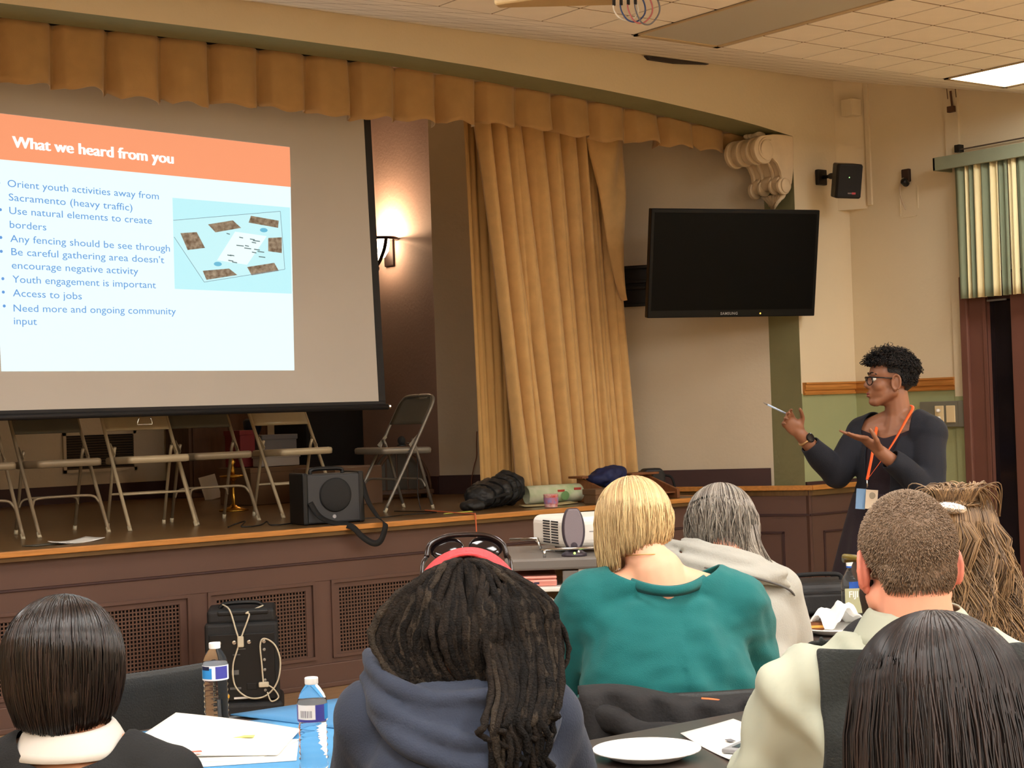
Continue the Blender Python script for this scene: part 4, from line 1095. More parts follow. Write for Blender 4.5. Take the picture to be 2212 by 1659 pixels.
SPK = mat('speaker_lilac_grey', (128, 118, 124), .6, bump=.1, bscale=300)
ds = thing('desktop_speaker', 'lilac grey desktop speaker with a green light on the cart', 'loudspeaker', cart((-.015, -.235, .985)), math.radians(-37.2))
obj('foot', MB().lathe([(.045, 0), (.045, .008), (.03, .018), (.0, .02)], 20), mat('dark_plum_plastic', (58, 50, 60), .45), ds, smooth=True)
front = [(.036*math.sin(math.pi*t)**.35*(1.05-.10*t)*s, .02+.15*t) for s, t in [(1, .04+.92*i/12) for i in range(13)]+[(-1, .96-.92*i/12) for i in range(13)]]
obj('shell', MB().prism([(x*1.12, z*1.02-.002) for x, z in front], -.02, .05, 'y'), MATS['dark_plum_plastic'], ds, bev=.006, seg=3)
obj('grille', MB().prism([(x*.92, z*.97+.006) for x, z in front], -.026, -.02, 'y'), SPK, ds, bev=.003)
obj('tuning_knob', MB().lathe([(.012, 0), (.011, .006), (.0, .007)], 16, M=Matrix.Translation((0, -.026, .038)) @ Matrix.Rotation(math.radians(90), 4, 'X')), MATS['dark_plum_plastic'], ds)
obj('power_light', MB().ell((0, -.043, .013), (.004, .003, .004), nu=10, nv=6), glow('green_led', (170, 255, 90), 4.0), ds, smooth=True)
bc = thing('blue_cable_bundle', 'coiled blue cable behind the desktop speaker on the cart', 'cable', cart((.19, -.12, .985)), math.radians(-37.2))
for k in range(3):
    obj('coil', MB().tube([(.07*math.cos(t)*(1-.08*k), .03*math.sin(t)-.02, .05+.012*k+.01*math.sin(2*t)) for t in (2*math.pi*i/22 for i in range(22))], .008, 6, closed=True), mat('blue_cable', (40, 52, 130), .5), bc, smooth=True)
obj('tie', MB().tube([(.0, -.02, 0), (.02, -.05, .04)], .008, 6), BLACK, bc)
# ================================================================ PEOPLE: tools
SKIN_L = mat('skin_light', (226, 172, 140), .5, var=.05, vscale=9, sss=.08)
SKIN_P = mat('skin_pink', (222, 158, 132), .5, var=.06, vscale=9, sss=.08)
SKIN_D = mat('skin_brown', (138, 92, 66), .45, var=.04, vscale=10, sss=.05)
SKIN_M = mat('skin_tan', (196, 142, 108), .5, var=.05, vscale=9, sss=.05)

def head_prims(mb, M, s=1.0):
    """a head with brow, nose, lips, cheeks, jaw; M places it (x right, y towards the face, z up)"""
    R3 = M.to_3x3()
    def e(c, r): mb.ell(M @ Vector([k*s for k in c]), [k*s for k in r], R3, nu=22, nv=14)
    def c(a, b, ra, rb): mb.cap(M @ Vector([k*s for k in a]), M @ Vector([k*s for k in b]), ra*s, rb*s)
    e((0, -.012, .035), (.074, .094, .084)); e((0, .03, .035), (.066, .064, .066))
    e((0, .035, -.035), (.058, .060, .075)); e((0, .070, -.093), (.026, .024, .020))
    for q in (-1, 1):
        c((q*.052, .0, -.05), (q*.02, .062, -.094), .022, .020)
        e((q*.036, .058, -.022), (.028, .030, .030)); e((q*.026, .080, .028), (.026, .014, .013))
        e((q*.012, .097, -.030), (.009, .010, .008))
    c((0, .086, .018), (0, .108, -.022), .008, .012)
    e((0, .092, -.056), (.023, .011, .007)); e((0, .089, -.068), (.020, .012, .008))
    return mb

def ear(parent, M, q, m, s=1.0):
    """outer ear: rim, bowl and lobe"""
    mb = MB(); R3 = M.to_3x3()
    T = M @ Matrix.Translation((q*.074*s, -.012*s, -.008*s)) @ Matrix.Rotation(q*math.radians(28), 4, 'Z')
    rim = [T @ Vector((q*.014*s, (.019*math.cos(t)+.002)*s, (.033*math.sin(t)+.002)*s)) for t in (math.radians(-80+i*330/14) for i in range(15))]
    mb.tube(rim, .0052*s, 6)
    mb.ell(T @ Vector((q*.006*s, .002*s, .0)), (.008*s, .016*s, .029*s), T.to_3x3())
    mb.ell(T @ Vector((q*.008*s, .008*s, -.03*s)), (.007*s, .010*s, .011*s), T.to_3x3())
    return blob('ear', mb, m, parent, voxel=.0032, smooth=2)

def eyes(parent, M, iris, s=1.0):
    for q in (-1, 1):
        mb = MB().ell(M @ Vector((q*.030*s, .080*s, .006*s)), (.0125*s, .0125*s, .0115*s), nu=16, nv=10)
        e = obj('eye', mb, mat('eye_white', (228, 222, 212), .3), parent, smooth=True)
        mb = MB().ell(M @ Vector((q*.030*s, .0895*s, .006*s)), (.0058*s, .0042*s, .0058*s), M.to_3x3(), nu=12, nv=8)
        obj('iris', mb, mat('iris_dark', iris, .2), e, smooth=True)

def hand_prims(mb, W, dirv, palm_up, side, curl=(.35, .5, .4), spread=.12, k=1.0, thumb=.6, fing=None):
    """hand from the wrist W along dirv; palm_up = palm normal; side = +1 thumb on the right of dirv"""
    d = Vector(dirv).normalized(); n = Vector(palm_up); n = (n-d*n.dot(d)).normalized(); r = d.cross(n)*side
    W = Vector(W)
    B = Matrix((r, d, n)).transposed()
    mb.ell(W+d*.048*k, (.036*k, .052*k, .015*k), B, nu=18, nv=12)
    mb.ell(W+d*.03*k+r*.018*k+n*.006*k, (.018*k, .032*k, .014*k), B)
    mb.cap(W-d*.03*k, W+d*.02*k, .024*k, .022*k)
    L = (.040, .045, .043, .033)
    for i in range(4):
        o = (1.5-i)*.0185*k
        p = W+d*(.088-.006*abs(1.4-i))*k+r*o
        fd = (d+r*(1.5-i)*spread).normalized()
        cl = fing[i] if fing else curl
        for j, (a, ln) in enumerate(zip(cl, (L[i], L[i]*.65, L[i]*.5))):
            ax = fd.cross(n).normalized()
            fd = (fd*math.cos(a)+n*math.sin(a)).normalized(); n2 = (ax.cross(fd)).normalized()
            q = p+fd*ln*k
            mb.cap(p, q, (.0088-.0011*j)*k, (.0080-.0011*j)*k, nu=10, nv=4)
            p = q
            n_ = n2
    t0 = W+d*.022*k+r*.026*k; td = (r*.75+d*.75+n*.25*thumb).normalized()
    t1 = t0+td*.042*k; td = (r*.25+d*1.0+n*.5*thumb).normalized(); t2 = t1+td*.030*k; t3 = t2+(td+d*.3).normalized()*.022*k
    mb.cap(t0, t1, .0125*k, .0105*k, nu=10, nv=4); mb.cap(t1, t2, .0100*k, .0090*k, nu=10, nv=4); mb.cap(t2, t3, .0088*k, .0072*k, nu=10, nv=4)
    return mb

def torso_prims(mb, J, inf=0.0, arms=True):
    hip = Vector(J['hip']); ch = Vector(J['chest']); a = Vector(J['shL']); b = Vector(J['shR']); nk = Vector(J['neck'])
    k = J.get('girth', 1.0); mid = hip.lerp(ch, .5)
    mb.ell(hip, ((.185+inf)*k, (.135+inf)*k, .13+inf)); mb.ell(mid, ((.155+inf)*k, (.115+inf)*k, .17+inf))
    mb.ell(ch, ((.165+inf)*k, (.118+inf)*k, .17+inf))
    mb.cap(a, b, .062*k+inf, .062*k+inf)
    for s in (a, b): mb.cap(nk, s, .045+inf, .058*k+inf)
    mb.cap(ch, nk, .10*k+inf, .055+inf)
    for s in (a, b): mb.cap(ch.lerp(s, .35)-Vector((0, .02, .02)), s-Vector((0, 0, .03)), .09*k+inf, .055*k+inf)
    if arms:
        for s in 'LR':
            S = Vector(J['sh'+s]); E = Vector(J['el'+s]); W = Vector(J['wr'+s])
            mb.cap(S, E, .054*k+inf, .043*k+inf); mb.cap(E, W, .043*k+inf, .028+inf*.8)
    return mb

def legs_prims(mb, J, inf=0.0):
    hip = Vector(J['hip'])
    for s in (-1, 1):
        A = hip+Vector((s*.09, .02, -.02)); K = hip+Vector((s*.12, J.get('reach', .44), .0)); N = Vector((K.x, K.y+.03, .09)); 
        mb.cap(A, K, .085+inf, .058+inf); mb.cap(K, N, .056+inf, .038+inf)
        mb.cap(N+Vector((0, -.02, -.05)), N+Vector((0, .15, -.055)), .034+inf*.5, .028+inf*.5)
    return mb

def strands(name, paths, r0, r1, m, parent, tones=None, sides=3, kind=None):
    """thin tapered hair locks joined into one hair mesh, each lock with its own tone"""
    V = []; F = []; T = []
    for pi, P in enumerate(paths):
        k = len(P); P = np.array([tuple(p) for p in P], float)
        d = np.gradient(P, axis=0); d /= np.maximum(np.linalg.norm(d, axis=1, keepdims=True), 1e-9)
        ref = np.array([.31, .52, .79]); u = np.cross(d, ref); u /= np.maximum(np.linalg.norm(u, axis=1, keepdims=True), 1e-9)
        v = np.cross(d, u); n0 = len(V)
        tt = tones[pi] if tones is not None else 0.5
        for i in range(k):
            t = i/(k-1); r = r0[pi] if hasattr(r0, '__len__') else r0
            r = r*(1-t**3)+r1*t**3
            for j in range(sides):
                a = 2*math.pi*j/sides
                V.append(P[i]+r*(math.cos(a)*u[i]+math.sin(a)*v[i])); T.append(tt)
        for i in range(k-1):
            for j in range(sides):
                a = n0+i*sides+j; b = n0+i*sides+(j+1) % sides
                F.append((a, b, b+sides, a+sides))
        F.append(tuple(n0+j for j in range(sides))[::-1]); F.append(tuple(n0+(k-1)*sides+j for j in range(sides)))
    me = bpy.data.meshes.new(name); me.from_pydata([tuple(p) for p in V], [], F); me.update()
    at = me.attributes.new('tone', 'FLOAT', 'POINT'); at.data.foreach_set('value', T)
    o = obj(name, me, m, parent, smooth=True, recalc=False)
    if kind: o['kind'] = kind
    return o

def scalp_point(M, rad, th, ph, off=0.0):
    """point on the hair shell: th from the crown pole, ph around (0 = back, pi = face)"""
    p = Vector((rad[0]*math.sin(th)*math.sin(ph), -rad[1]*math.sin(th)*math.cos(ph), rad[2]*math.cos(th)))
    n = Vector((p.x/rad[0]**2, p.y/rad[1]**2, p.z/rad[2]**2)).normalized()
    return M @ (p+n*off)

def falling_hair(rng, n, M, rad, ph_lim, zend, th0=(.05, .9), out=.0, wob=.006, inward=.0, jit=.01, steps=14, sway=None, eq=1.5):
    """locks that follow the skull from the crown to its widest ring and then hang to zend(ph, x)"""
    paths = []
    for _ in range(n):
        ph = rng.uniform(-ph_lim, ph_lim); t0 = rng.uniform(*th0); off = rng.uniform(0, 1)**.6*jit
        P = []; k1 = steps//2+1
        for i in range(k1):
            th = t0+(eq-t0)*i/(k1-1)
            P.append(scalp_point(M, rad, th, ph, off+out*math.sin(max(0, th-.3))**2))
        e = P[-1]; tang = (P[-1]-P[-2]).normalized(); ze = zend(ph, e.x)+rng.uniform(-.012, .012)
        L = max(.02, e.z-ze); fx = rng.uniform(-1, 1); fy = rng.uniform(-1, 1); pz = rng.uniform(0, 6.28)
        cen = M.translation
        for i in range(1, steps-k1+2):
            t = i/(steps-k1+1)
            q = e+tang*(.02*t*(1-t)*2)+Vector((0, 0, -L*t))
            rad_v = Vector((cen.x-e.x, cen.y-e.y, 0))
            q += rad_v*inward*t*t
            q.x += wob*math.sin(t*5+pz)*fx; q.y += wob*math.cos(t*4+pz)*fy
            if sway: q += sway(ph, t)
            P.append(q)
        paths.append(P)
    return paths

def hair_cap(name, M, rad, cut, m, parent, extra=None, voxel=.009):
    mb = MB().ell(M.translation, rad, M.to_3x3(), nu=28, nv=18)
    if extra: extra(mb)
    return blob(name, mb, m, parent, voxel=voxel, smooth=4, cut=cut)

def hmat(name, c1, c2, rough=.42, spec=.4):
    return mat(name, c1, rough, attr='tone', rgb2=c2, spec=spec)

def person(label, loc, face=0.0):
    """Empty on the floor; local x = right, y = the way the audience looks (away from the photographer)"""
    return thing('person', label, 'person', (loc[0], loc[1], 0), -YAW+face)

def HM(c, pitch=0.0, yaw=0.0, roll=0.0):
    """head frame: pitch > 0 bows the head forward, yaw > 0 turns it left"""
    return Matrix.Translation(c) @ Matrix.Rotation(yaw, 4, 'Z') @ Matrix.Rotation(-pitch, 4, 'X') @ Matrix.Rotation(roll, 4, 'Y')

def fold(p, n, amp, sc, stretch=(1, 1, 1)):
    return p+n*amp*noise.noise(Vector((p.x*sc*stretch[0], p.y*sc*stretch[1], p.z*sc*stretch[2])))
# ================================================================ PEOPLE: the audience
HG = 'seated audience'
# ---- 1: woman with a dark chin-length bob, black top over a white collar (left foreground)
t = person('person with a sleek dark bob, white collar and black top at the left', (1.201, 2.990)); t['group'] = HG
H = HM((.004, .02, 1.048), .30, .05); HH = H @ Matrix.Translation((0, -.008, .030))
J = dict(hip=(.03, -.10, .50), chest=(.03, -.02, .76), neck=(.025, 0, .925), shL=(-.15, .0, .845), shR=(.195, .0, .84),
         elL=(-.22, .16, .66), elR=(.27, .16, .66), wrL=(-.12, .36, .745), wrR=(.18, .36, .745), girth=.92)
mb = head_prims(MB(), H, .97); torso_prims(mb, J); legs_prims(mb, J)
mb.cap(H @ Vector((0, -.03, -.06)), J['neck'], .050, .054)
hand_prims(mb, J['wrL'], (.2, 1, 0), (0, 0, -1), 1); hand_prims(mb, J['wrR'], (-.2, 1, 0), (0, 0, -1), -1)
bd = blob('body', mb, SKIN_M, t, voxel=.008, smooth=3)
eyes(bd, H, (50, 34, 26), .97)
KNITB = mat('black_knit', (15, 16, 17), .85, bump=.2, bscale=260)
mb = torso_prims(MB(), J, .014)
blob('black_top', mb, KNITB, t, voxel=.011, smooth=5, warp=lambda p, n: fold(p, n, .008, 9), cut=lambda p: p.z > .880 and math.hypot(p.x-.025, p.y+.004) < .098)
mb = legs_prims(MB(), J, .012); mb.ell(J['hip'], (.19, .145, .13)); blob('trousers', mb, mat('black_trousers', (24, 24, 27), .8), t, voxel=.013, smooth=3)
# folded white shirt collar
rows = []
for j in range(6):
    v = j/5; row = []
    for i in range(25):
        a = math.radians(-165+330*i/24)         # 0 = back
        rr = .062+.030*v
        row.append((.022+rr*1.2*math.sin(a), -.004-rr*1.05*math.cos(a), .958-.058*v**1.4-.012*math.cos(a)*(1-v)))
    rows.append(row)
o = obj('shirt_collar', MB().grid(rows), mat('white_cotton', (196, 192, 184), .8), t, smooth=True); o.modifiers.new('s', 'SOLIDIFY').thickness = .003
HB = hmat('hair_black_brown', (15, 11, 10), (46, 34, 30), .30, .6)
rad = (.088, .104, .094); rg = random.Random(21)
hc = hair_cap('hair', HH, (.083, .099, .089), lambda p: p.y > .075 and p.z < 1.12, HB, t,
              extra=lambda m: m.ell((.006, -.012, 1.025), (.092, .084, .075)))
def zb(ph, x): return .958+.02*(abs(ph)/2.2)-.004
P = falling_hair(rg, 2400, HH, rad, 2.25, zb, (.02, .75), out=.008, wob=.003, inward=.20, jit=.016, steps=15)
strands('hair_strands', P, .0019, .0007, HB, hc, [rg.random()**2.2 for _ in P])

# ---- 3: blond bob, teal sweater
t = person('person with a blond bob and wide-necked teal sweater bent over the table', (3.047, 3.470)); t['group'] = HG
H = HM((-.004, .035, 1.170), .36, .12); HH = H @ Matrix.Translation((0, -.008, .030))
J = dict(hip=(.07, -.12, .52), chest=(.065, -.03, .84), neck=(.050, -.030, 1.045), shL=(-.135, .0, .975), shR=(.265, .0, .955),
         elL=(-.215, .14, .73), elR=(.325, .14, .72), wrL=(-.10, .36, .76), wrR=(.20, .36, .76), girth=1.0, reach=.34)
mb = head_prims(MB(), H, 1.0); torso_prims(mb, J); legs_prims(mb, J)
mb.cap(H @ Vector((0, -.020, -.05)), J['neck'], .056, .064); mb.cap(J['neck'], (.065, -.035, .96), .075, .085)
hand_prims(mb, J['wrL'], (.2, 1, 0), (0, 0, -1), 1); hand_prims(mb, J['wrR'], (-.2, 1, 0), (0, 0, -1), -1)
bd = blob('body', mb, SKIN_L, t, voxel=.008, smooth=4)
ear(bd, H, 1, SKIN_L); ear(bd, H, -1, SKIN_L); eyes(bd, H, (70, 90, 110))
TEAL = mat('teal_knit', (6, 100, 100), .85, bump=.3, bscale=420, sheen=.08, var=.08, vscale=5)
J2 = dict(J); J2['girth'] = 1.12
mb = torso_prims(MB(), J2, .02); mb.ell((.065, -.06, .70), (.25, .165, .30)); mb.cap(J['shL'], J['elL'], .095, .10); mb.cap(J['shR'], J['elR'], .095, .10)
def tealwarp(p, n):
    q = fold(fold(p, n, .016, 7, (1, 1, .6)), n, .006, 19, (.8, 1, 1.4))
    # diagonal drag folds from the right shoulder blade down to the arm
    s = math.sin((p.x*1.1+p.z*.75)*46)*max(0, 1-abs(p.z-.80)/.18)*(p.x > .10)
    return q+n*.006*s
def necklim(x): return 1.024+1.05*(x-.075)**2*(1.9 if x > .075 else 1.6)
blob('teal_sweater', mb, TEAL, t, voxel=.008, smooth=8, warp=tealwarp, cut=lambda p: p.z > necklim(p.x) and abs(p.x-.075) < .15, solid=.005)
# ribbed neckband
rows = []
for i in range(61):
    u = -1+2*i/60; x = .075+.118*u
    z = necklim(x)-.002
    y = -.150+.125*abs(u)**2.2; z -= .03*max(0, abs(u)-.82)/.18
    rows.append([(x, y+.004, z+.004), (x, y-.004, z), (x+.004*u, y-.006, z-.014), (x+.006*u, y+.004, z-.026)])
obj('neckband', MB().grid(rows, cu=True, caps=True), TEAL, t, smooth=True)
o = obj('necklace', MB().tube([(.02+.064*math.sin(a), -.012-.066*math.cos(a), 1.092+.012*math.cos(a)) for a in (math.radians(-100+200*i/24) for i in range(25))], .0013, 5), mat('gold_chain', (200, 160, 90), .3, metal=1), t, smooth=True)
mb = legs_prims(MB(), J, .012); mb.ell(J['hip'], (.19, .145, .13)); blob('trousers', mb, mat('black_trousers', (24, 24, 27), .8), t, voxel=.013, smooth=3)
HBL = hmat('hair_blond', (132, 98, 62), (234, 206, 152), .36, .5)
HBD = hmat('hair_dark_nape', (112, 80, 50), (150, 110, 70), .45)
rg = random.Random(33); rad = (.085, .102, .095)
hc = hair_cap('hair', HH, (.079, .098, .090), lambda p: p.z < 1.115-.15*(p.x+.02) or (p.y > .10 and p.z < 1.24), HBL, t)
def zb3(ph, x):
    # inverted bob: long towards the left cheek, stacked short at the nape
    if x < -.055: return 1.056+max(0, (x+.095))*.5
    return 1.105+.28*(x+.055) if x < .02 else 1.126+.15*(x-.02)
P = falling_hair(rg, 3000, HH, rad, 2.3, zb3, (.02, .85), out=.007, wob=.006, inward=.10, jit=.016, steps=15, eq=1.5)
strands('hair_strands', P, .0017, .0006, HBL, hc, [min(1, max(0, rg.gauss(.62, .28))) for _ in P])
P = []
for _ in range(500):
    ph = rg.uniform(-1.0, 1.0); a = scalp_point(HH, (.086, .102, .094), rg.uniform(1.5, 2.1), ph, .003)
    b = a+Vector((rg.uniform(-.01, .012)-a.x*.25, .006, -.034)); P.append([a, a.lerp(b, .5)+Vector((0, -.004, 0)), b])
strands('nape_hair', P, .0018, .0006, HBD, hc, [rg.random() for _ in P])

# ---- 4: long grey hair, light grey hooded top
t = person('person with long greying hair and a pale grey hooded top', (3.725, 3.836)); t['group'] = HG
H = HM((.005, .05, 1.106), .42, -.12); HH = H @ Matrix.Translation((0, -.008, .030))
J = dict(hip=(.03, -.10, .50), chest=(.03, .0, .79), neck=(.03, -.01, 1.00), shL=(-.155, .02, .925), shR=(.165, .02, .905),
         elL=(-.22, .12, .71), elR=(.215, .12, .70), wrL=(-.10, .34, .76), wrR=(.13, .34, .78), girth=1.0)
mb = head_prims(MB(), H, .98); torso_prims(mb, J); legs_prims(mb, J)
mb.cap(H @ Vector((0, -.035, -.05)), J['neck'], .050, .056)
hand_prims(mb, J['wrL'], (.2, 1, 0), (0, 0, -1), 1); hand_prims(mb, J['wrR'], (-.2, 1, 0), (0, 0, -1), -1)
bd = blob('body', mb, SKIN_P, t, voxel=.008, smooth=3)
ear(bd, H, 1, SKIN_P); eyes(bd, H, (70, 90, 110), .98)
FLEECE = mat('pale_grey_fleece', (164, 164, 156), .9, bump=.15, bscale=160, sheen=.05, var=.04, vscale=5)
J2 = dict(J); J2['girth'] = 1.06
mb = torso_prims(MB(), J2, .022); mb.cap(J['shR'], J['elR'], .085, .085)
blob('fleece_top', mb, FLEECE, t, voxel=.011, smooth=6, warp=lambda p, n: fold(p, n, .012, 7), cut=lambda p: p.z > 1.02)
# hood lying over the shoulders: rolled edges
mb = MB()
mb.tube(bez([(-.19, .03, 1.04), (-.14, -.07, 1.025), (-.02, -.125, .99), (.10, -.115, .965), (.19, -.045, .93), (.215, .04, .885)], 8), .017, 12)
mb.tube(bez([(-.17, .03, 1.07), (-.10, -.06, 1.055), (.0, -.10, 1.025), (.10, -.085, .995), (.17, -.01, .955)], 8), .016, 12)
mb.tube(bez([(-.12, .03, 1.075), (-.07, -.055, 1.065), (.01, -.085, 1.045), (.09, -.06, 1.02), (.13, .0, .99)], 8), .014, 12)
mb.ell((-.02, -.055, 1.01), (.15, .065, .035)); mb.ell((.08, -.06, .97), (.12, .065, .035)); mb.ell((.0, -.085, .98), (.16, .045, .03))
blob('hood', mb, FLEECE, t, voxel=.008, smooth=3, warp=lambda p, n: fold(p, n, .006, 14))
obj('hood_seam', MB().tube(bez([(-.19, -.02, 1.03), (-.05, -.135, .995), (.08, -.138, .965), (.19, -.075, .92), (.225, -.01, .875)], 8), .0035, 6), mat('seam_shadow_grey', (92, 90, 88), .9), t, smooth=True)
mb = legs_prims(MB(), J, .012); mb.ell(J['hip'], (.19, .145, .13)); blob('trousers', mb, mat('dark_jeans', (34, 38, 48), .8), t, voxel=.013, smooth=3)
HGR = hmat('hair_grey', (70, 62, 56), (186, 178, 166), .36, .5)
rg = random.Random(44); rad = (.088, .104, .096)
hc = hair_cap('hair', HH, (.085, .101, .093), lambda p: (p.y > .11 and p.z < 1.18) or p.z < 1.05, HGR, t)
def zb4(ph, x): return 1.045-.02*math.sin(x*40) if x < .06 else 1.015-(x-.06)*.3
P = falling_hair(rg, 2700, HH, rad, 2.3, zb4, (.02, .85), out=.008, wob=.014, inward=.05, jit=.018, steps=16, eq=1.35)
for _ in range(60):
    x = rg.uniform(.05, .11)
    P.append(bez([(x, -.02, 1.12), (x+.01, -.03, 1.06), (x+.02+rg.uniform(0, .03), -.02, 1.00), (x+.05+rg.uniform(0, .03), .0, .965)], 4))
strands('hair_strands', P, .0017, .0006, HGR, hc, [min(1, max(0, rg.gauss(.45, .32))) for _ in P])

# ---- 6: man with cropped hair, glasses, dark vest over a pale shirt
t = person('person with cropped brown hair, glasses, dark vest and pale shirt sleeves', (2.291, 1.909)); t['group'] = HG
H = HM((.0, .0, 1.212), .10, .10); HH = H @ Matrix.Translation((0, -.0125, .0364))
J = dict(hip=(.03, -.08, .52), chest=(.02, -.03, .84), neck=(.008, -.03, 1.10), shL=(-.185, .0, 1.00), shR=(.205, .0, .99),
         elL=(-.255, .12, .78), elR=(.27, .12, .77), wrL=(-.16, .36, .76), wrR=(.15, .26, .76), girth=1.08, reach=.36)
mb = head_prims(MB(), H, 1.04); torso_prims(mb, J, -.012); legs_prims(mb, J)
mb.cap(H @ Vector((0, -.03, -.05)), J['neck'], .060, .066)
hand_prims(mb, J['wrL'], (.2, 1, 0), (0, 0, -1), 1); hand_prims(mb, J['wrR'], (-.2, 1, 0), (0, 0, -1), -1)
bd = blob('body', mb, SKIN_P, t, voxel=.0075, smooth=3)
EARP = mat('skin_ear_flush', (206, 124, 104), .5, sss=.05)
ear(bd, H, 1, EARP, .96); ear(bd, H, -1, EARP, .96); eyes(bd, H, (70, 60, 40), 1.04)
HBZ = hmat('hair_cropped', (98, 82, 67), (160, 138, 116), .6, .3); HBC = mat('hair_cropped_base', (120, 101, 84), .8, bump=.3, bscale=300, var=.15, vscale=30)
rg = random.Random(66)
hc = hair_cap('hair', HH, (.0790, .0998, .0895), lambda p: p.z < 1.175+.10*max(0, p.y+.02)+(.035 if abs(p.x) > .066 and p.y > -.05 else 0) or (p.y > .08 and p.z < 1.30), HBC, t,
              extra=lambda m: m.ell(H @ Vector((0, -.05, -.005)), (.066, .052, .060)), voxel=.006)
P = []
for _ in range(12000):
    ph = rg.uniform(-2.3, 2.3); th = math.acos(1-rg.random()*1.56)
    p = scalp_point(HH, (.0785, .0993, .0890), th, ph)
    if p.z < 1.172: continue
    if p.z < 1.215 and abs(p.x) > .066 and p.y > -.05: continue
    n = (p-H.translation).normalized(); L = .006-.0025*min(1, max(0, th-.5))
    q = p+n*L+Vector((rg.uniform(-.002, .002), rg.uniform(-.002, .002), -.005*min(1, th/1.2)))
    P.append([p-n*.002, p.lerp(q, .5), q])
for _ in range(3500):                   # the low nape, fading out
    d_ = Vector((rg.uniform(-1, 1), -rg.random(), rg.uniform(-.8, .6))).normalized(); e_ = H @ Vector((0, -.05, -.005))
    p = e_+H.to_3x3() @ Vector((d_.x*.0655, d_.y*.0515, d_.z*.0595))
    if p.z < 1.166 or p.z > 1.235 or rg.random() > (p.z-1.160)/.03: continue
    q = p+d_*.0035+Vector((0, 0, -.004)); P.append([p-d_*.002, p.lerp(q, .5), q])
strands('hair_stubble', P, .0008, .0004, HBZ, hc, [rg.random() for _ in P], kind='stuff')
BEARD = mat('beard_dark', (52, 38, 30), .8, bump=.4, bscale=300)
mb = MB()
for q in (-1, 1): mb.cap(H @ Vector((q*.058, .02, -.045)), H @ Vector((q*.03, .075, -.105)), .024, .026)
mb.cap(H @ Vector((-.03, .075, -.105)), H @ Vector((.03, .075, -.105)), .027, .027)
blob('beard', mb, BEARD, t, voxel=.006, smooth=3)
gl = obj('eyeglasses', MB().tube([H @ Vector((-.088, -.015, .016)), H @ Vector((-.094, .05, .020)), H @ Vector((-.078, .108, .014)), H @ Vector((.0, .122, .016)), H @ Vector((.078, .108, .014)), H @ Vector((.086, .05, .016)), H @ Vector((.083, -.015, .012))], .0048, 8), mat('olive_frame', (110, 96, 40), .3), t, smooth=True)
for q in (-1, 1): obj('lens', MB().lathe([(.024, 0), (.0, .001)], 20, M=H @ Matrix.Translation((q*.04, .114, -.004)) @ Matrix.Rotation(math.radians(90), 4, 'X')), mat('lens_glass', (200, 200, 190), .05, trans=.9), gl)
SHIRT = mat('pale_green_shirt', (168, 173, 156), .8, var=.04, vscale=6)
VEST = mat('charcoal_vest', (31, 35, 34), .9, bump=.3, bscale=200, sheen=.05)
mb = torso_prims(MB(), J, .010)
for s in 'LR': mb.cap(J['sh'+s], J['el'+s], .080, .076); mb.cap(J['el'+s], J['wr'+s], .070, .052)
def shirtwarp(p, n):
    q = fold(p, n, .020, 13, (1, 1, .6)); return q+n*.007*math.sin(p.x*70+p.z*38+6*noise.noise(p*7))
blob('shirt', mb, SHIRT, t, voxel=.010, smooth=4, warp=shirtwarp, cut=lambda p: p.z > 1.105)
mb = torso_prims(MB(), J, .022, arms=False)
blob('vest', mb, VEST, t, voxel=.007, smooth=8, warp=lambda p, n: fold(p, n, .006, 8), cut=lambda p: p.z > 1.085 or abs(p.x-.01) > .183+.05*max(0, .95-p.z) and p.z > .74, solid=.006)
rows = []
for j in range(6):
    v = j/5; rows.append([(.008+(.066+.030*v)*1.15*math.sin(a), -.018-(.066+.030*v)*1.05*math.cos(a), 1.142-.052*v**1.3-.006*math.cos(a)) for a in (math.radians(-160+320*i/24) for i in range(25))])
o = obj('shirt_collar', MB().grid(rows), SHIRT, t, smooth=True); o.modifiers.new('s', 'SOLIDIFY').thickness = .004
mb = legs_prims(MB(), J, .012); mb.ell(J['hip'], (.195, .15, .13)); blob('trousers', mb, mat('dark_jeans', (34, 38, 48), .8), t, voxel=.013, smooth=3)

# ---- 7: wavy light-brown hair held by a silver clip
t = person('person with long wavy light brown hair held up by a silver clip', (2.830, 2.251)); t['group'] = HG
H = HM((.004, .02, 1.190), .10, -.25); HH = H @ Matrix.Translation((0, -.008, .030))
J = dict(hip=(.03, -.06, .52), chest=(.03, -.02, .82), neck=(.02, -.01, 1.07), shL=(-.16, .0, .975), shR=(.20, .0, .965),
         elL=(-.2, .14, .74), elR=(.26, .12, .73), wrL=(-.1, .34, .76), wrR=(.16, .34, .76), girth=1.0)
mb = head_prims(MB(), H, 1.0); torso_prims(mb, J); legs_prims(mb, J); mb.cap(H @ Vector((0, -.03, -.05)), J['neck'], .050, .056)
hand_prims(mb, J['wrL'], (.2, 1, 0), (0, 0, -1), 1); hand_prims(mb, J['wrR'], (-.2, 1, 0), (0, 0, -1), -1)
bd = blob('body', mb, SKIN_P, t, voxel=.008, smooth=3); ear(bd, H, 1, SKIN_P); eyes(bd, H, (80, 70, 50))
mb = torso_prims(MB(), J, .02)
blob('dark_top', mb, mat('black_wool', (24, 24, 27), .9, bump=.3, bscale=180), t, voxel=.012, smooth=5, warp=lambda p, n: fold(p, n, .010, 8), cut=lambda p: p.z > 1.06)
mb = legs_prims(MB(), J, .012); mb.ell(J['hip'], (.19, .145, .13)); blob('trousers', mb, mat('dark_jeans', (34, 38, 48), .8), t, voxel=.013, smooth=3)
HWV = hmat('hair_wavy_brown', (70, 53, 40), (170, 138, 100), .42, .45)
rg = random.Random(77)
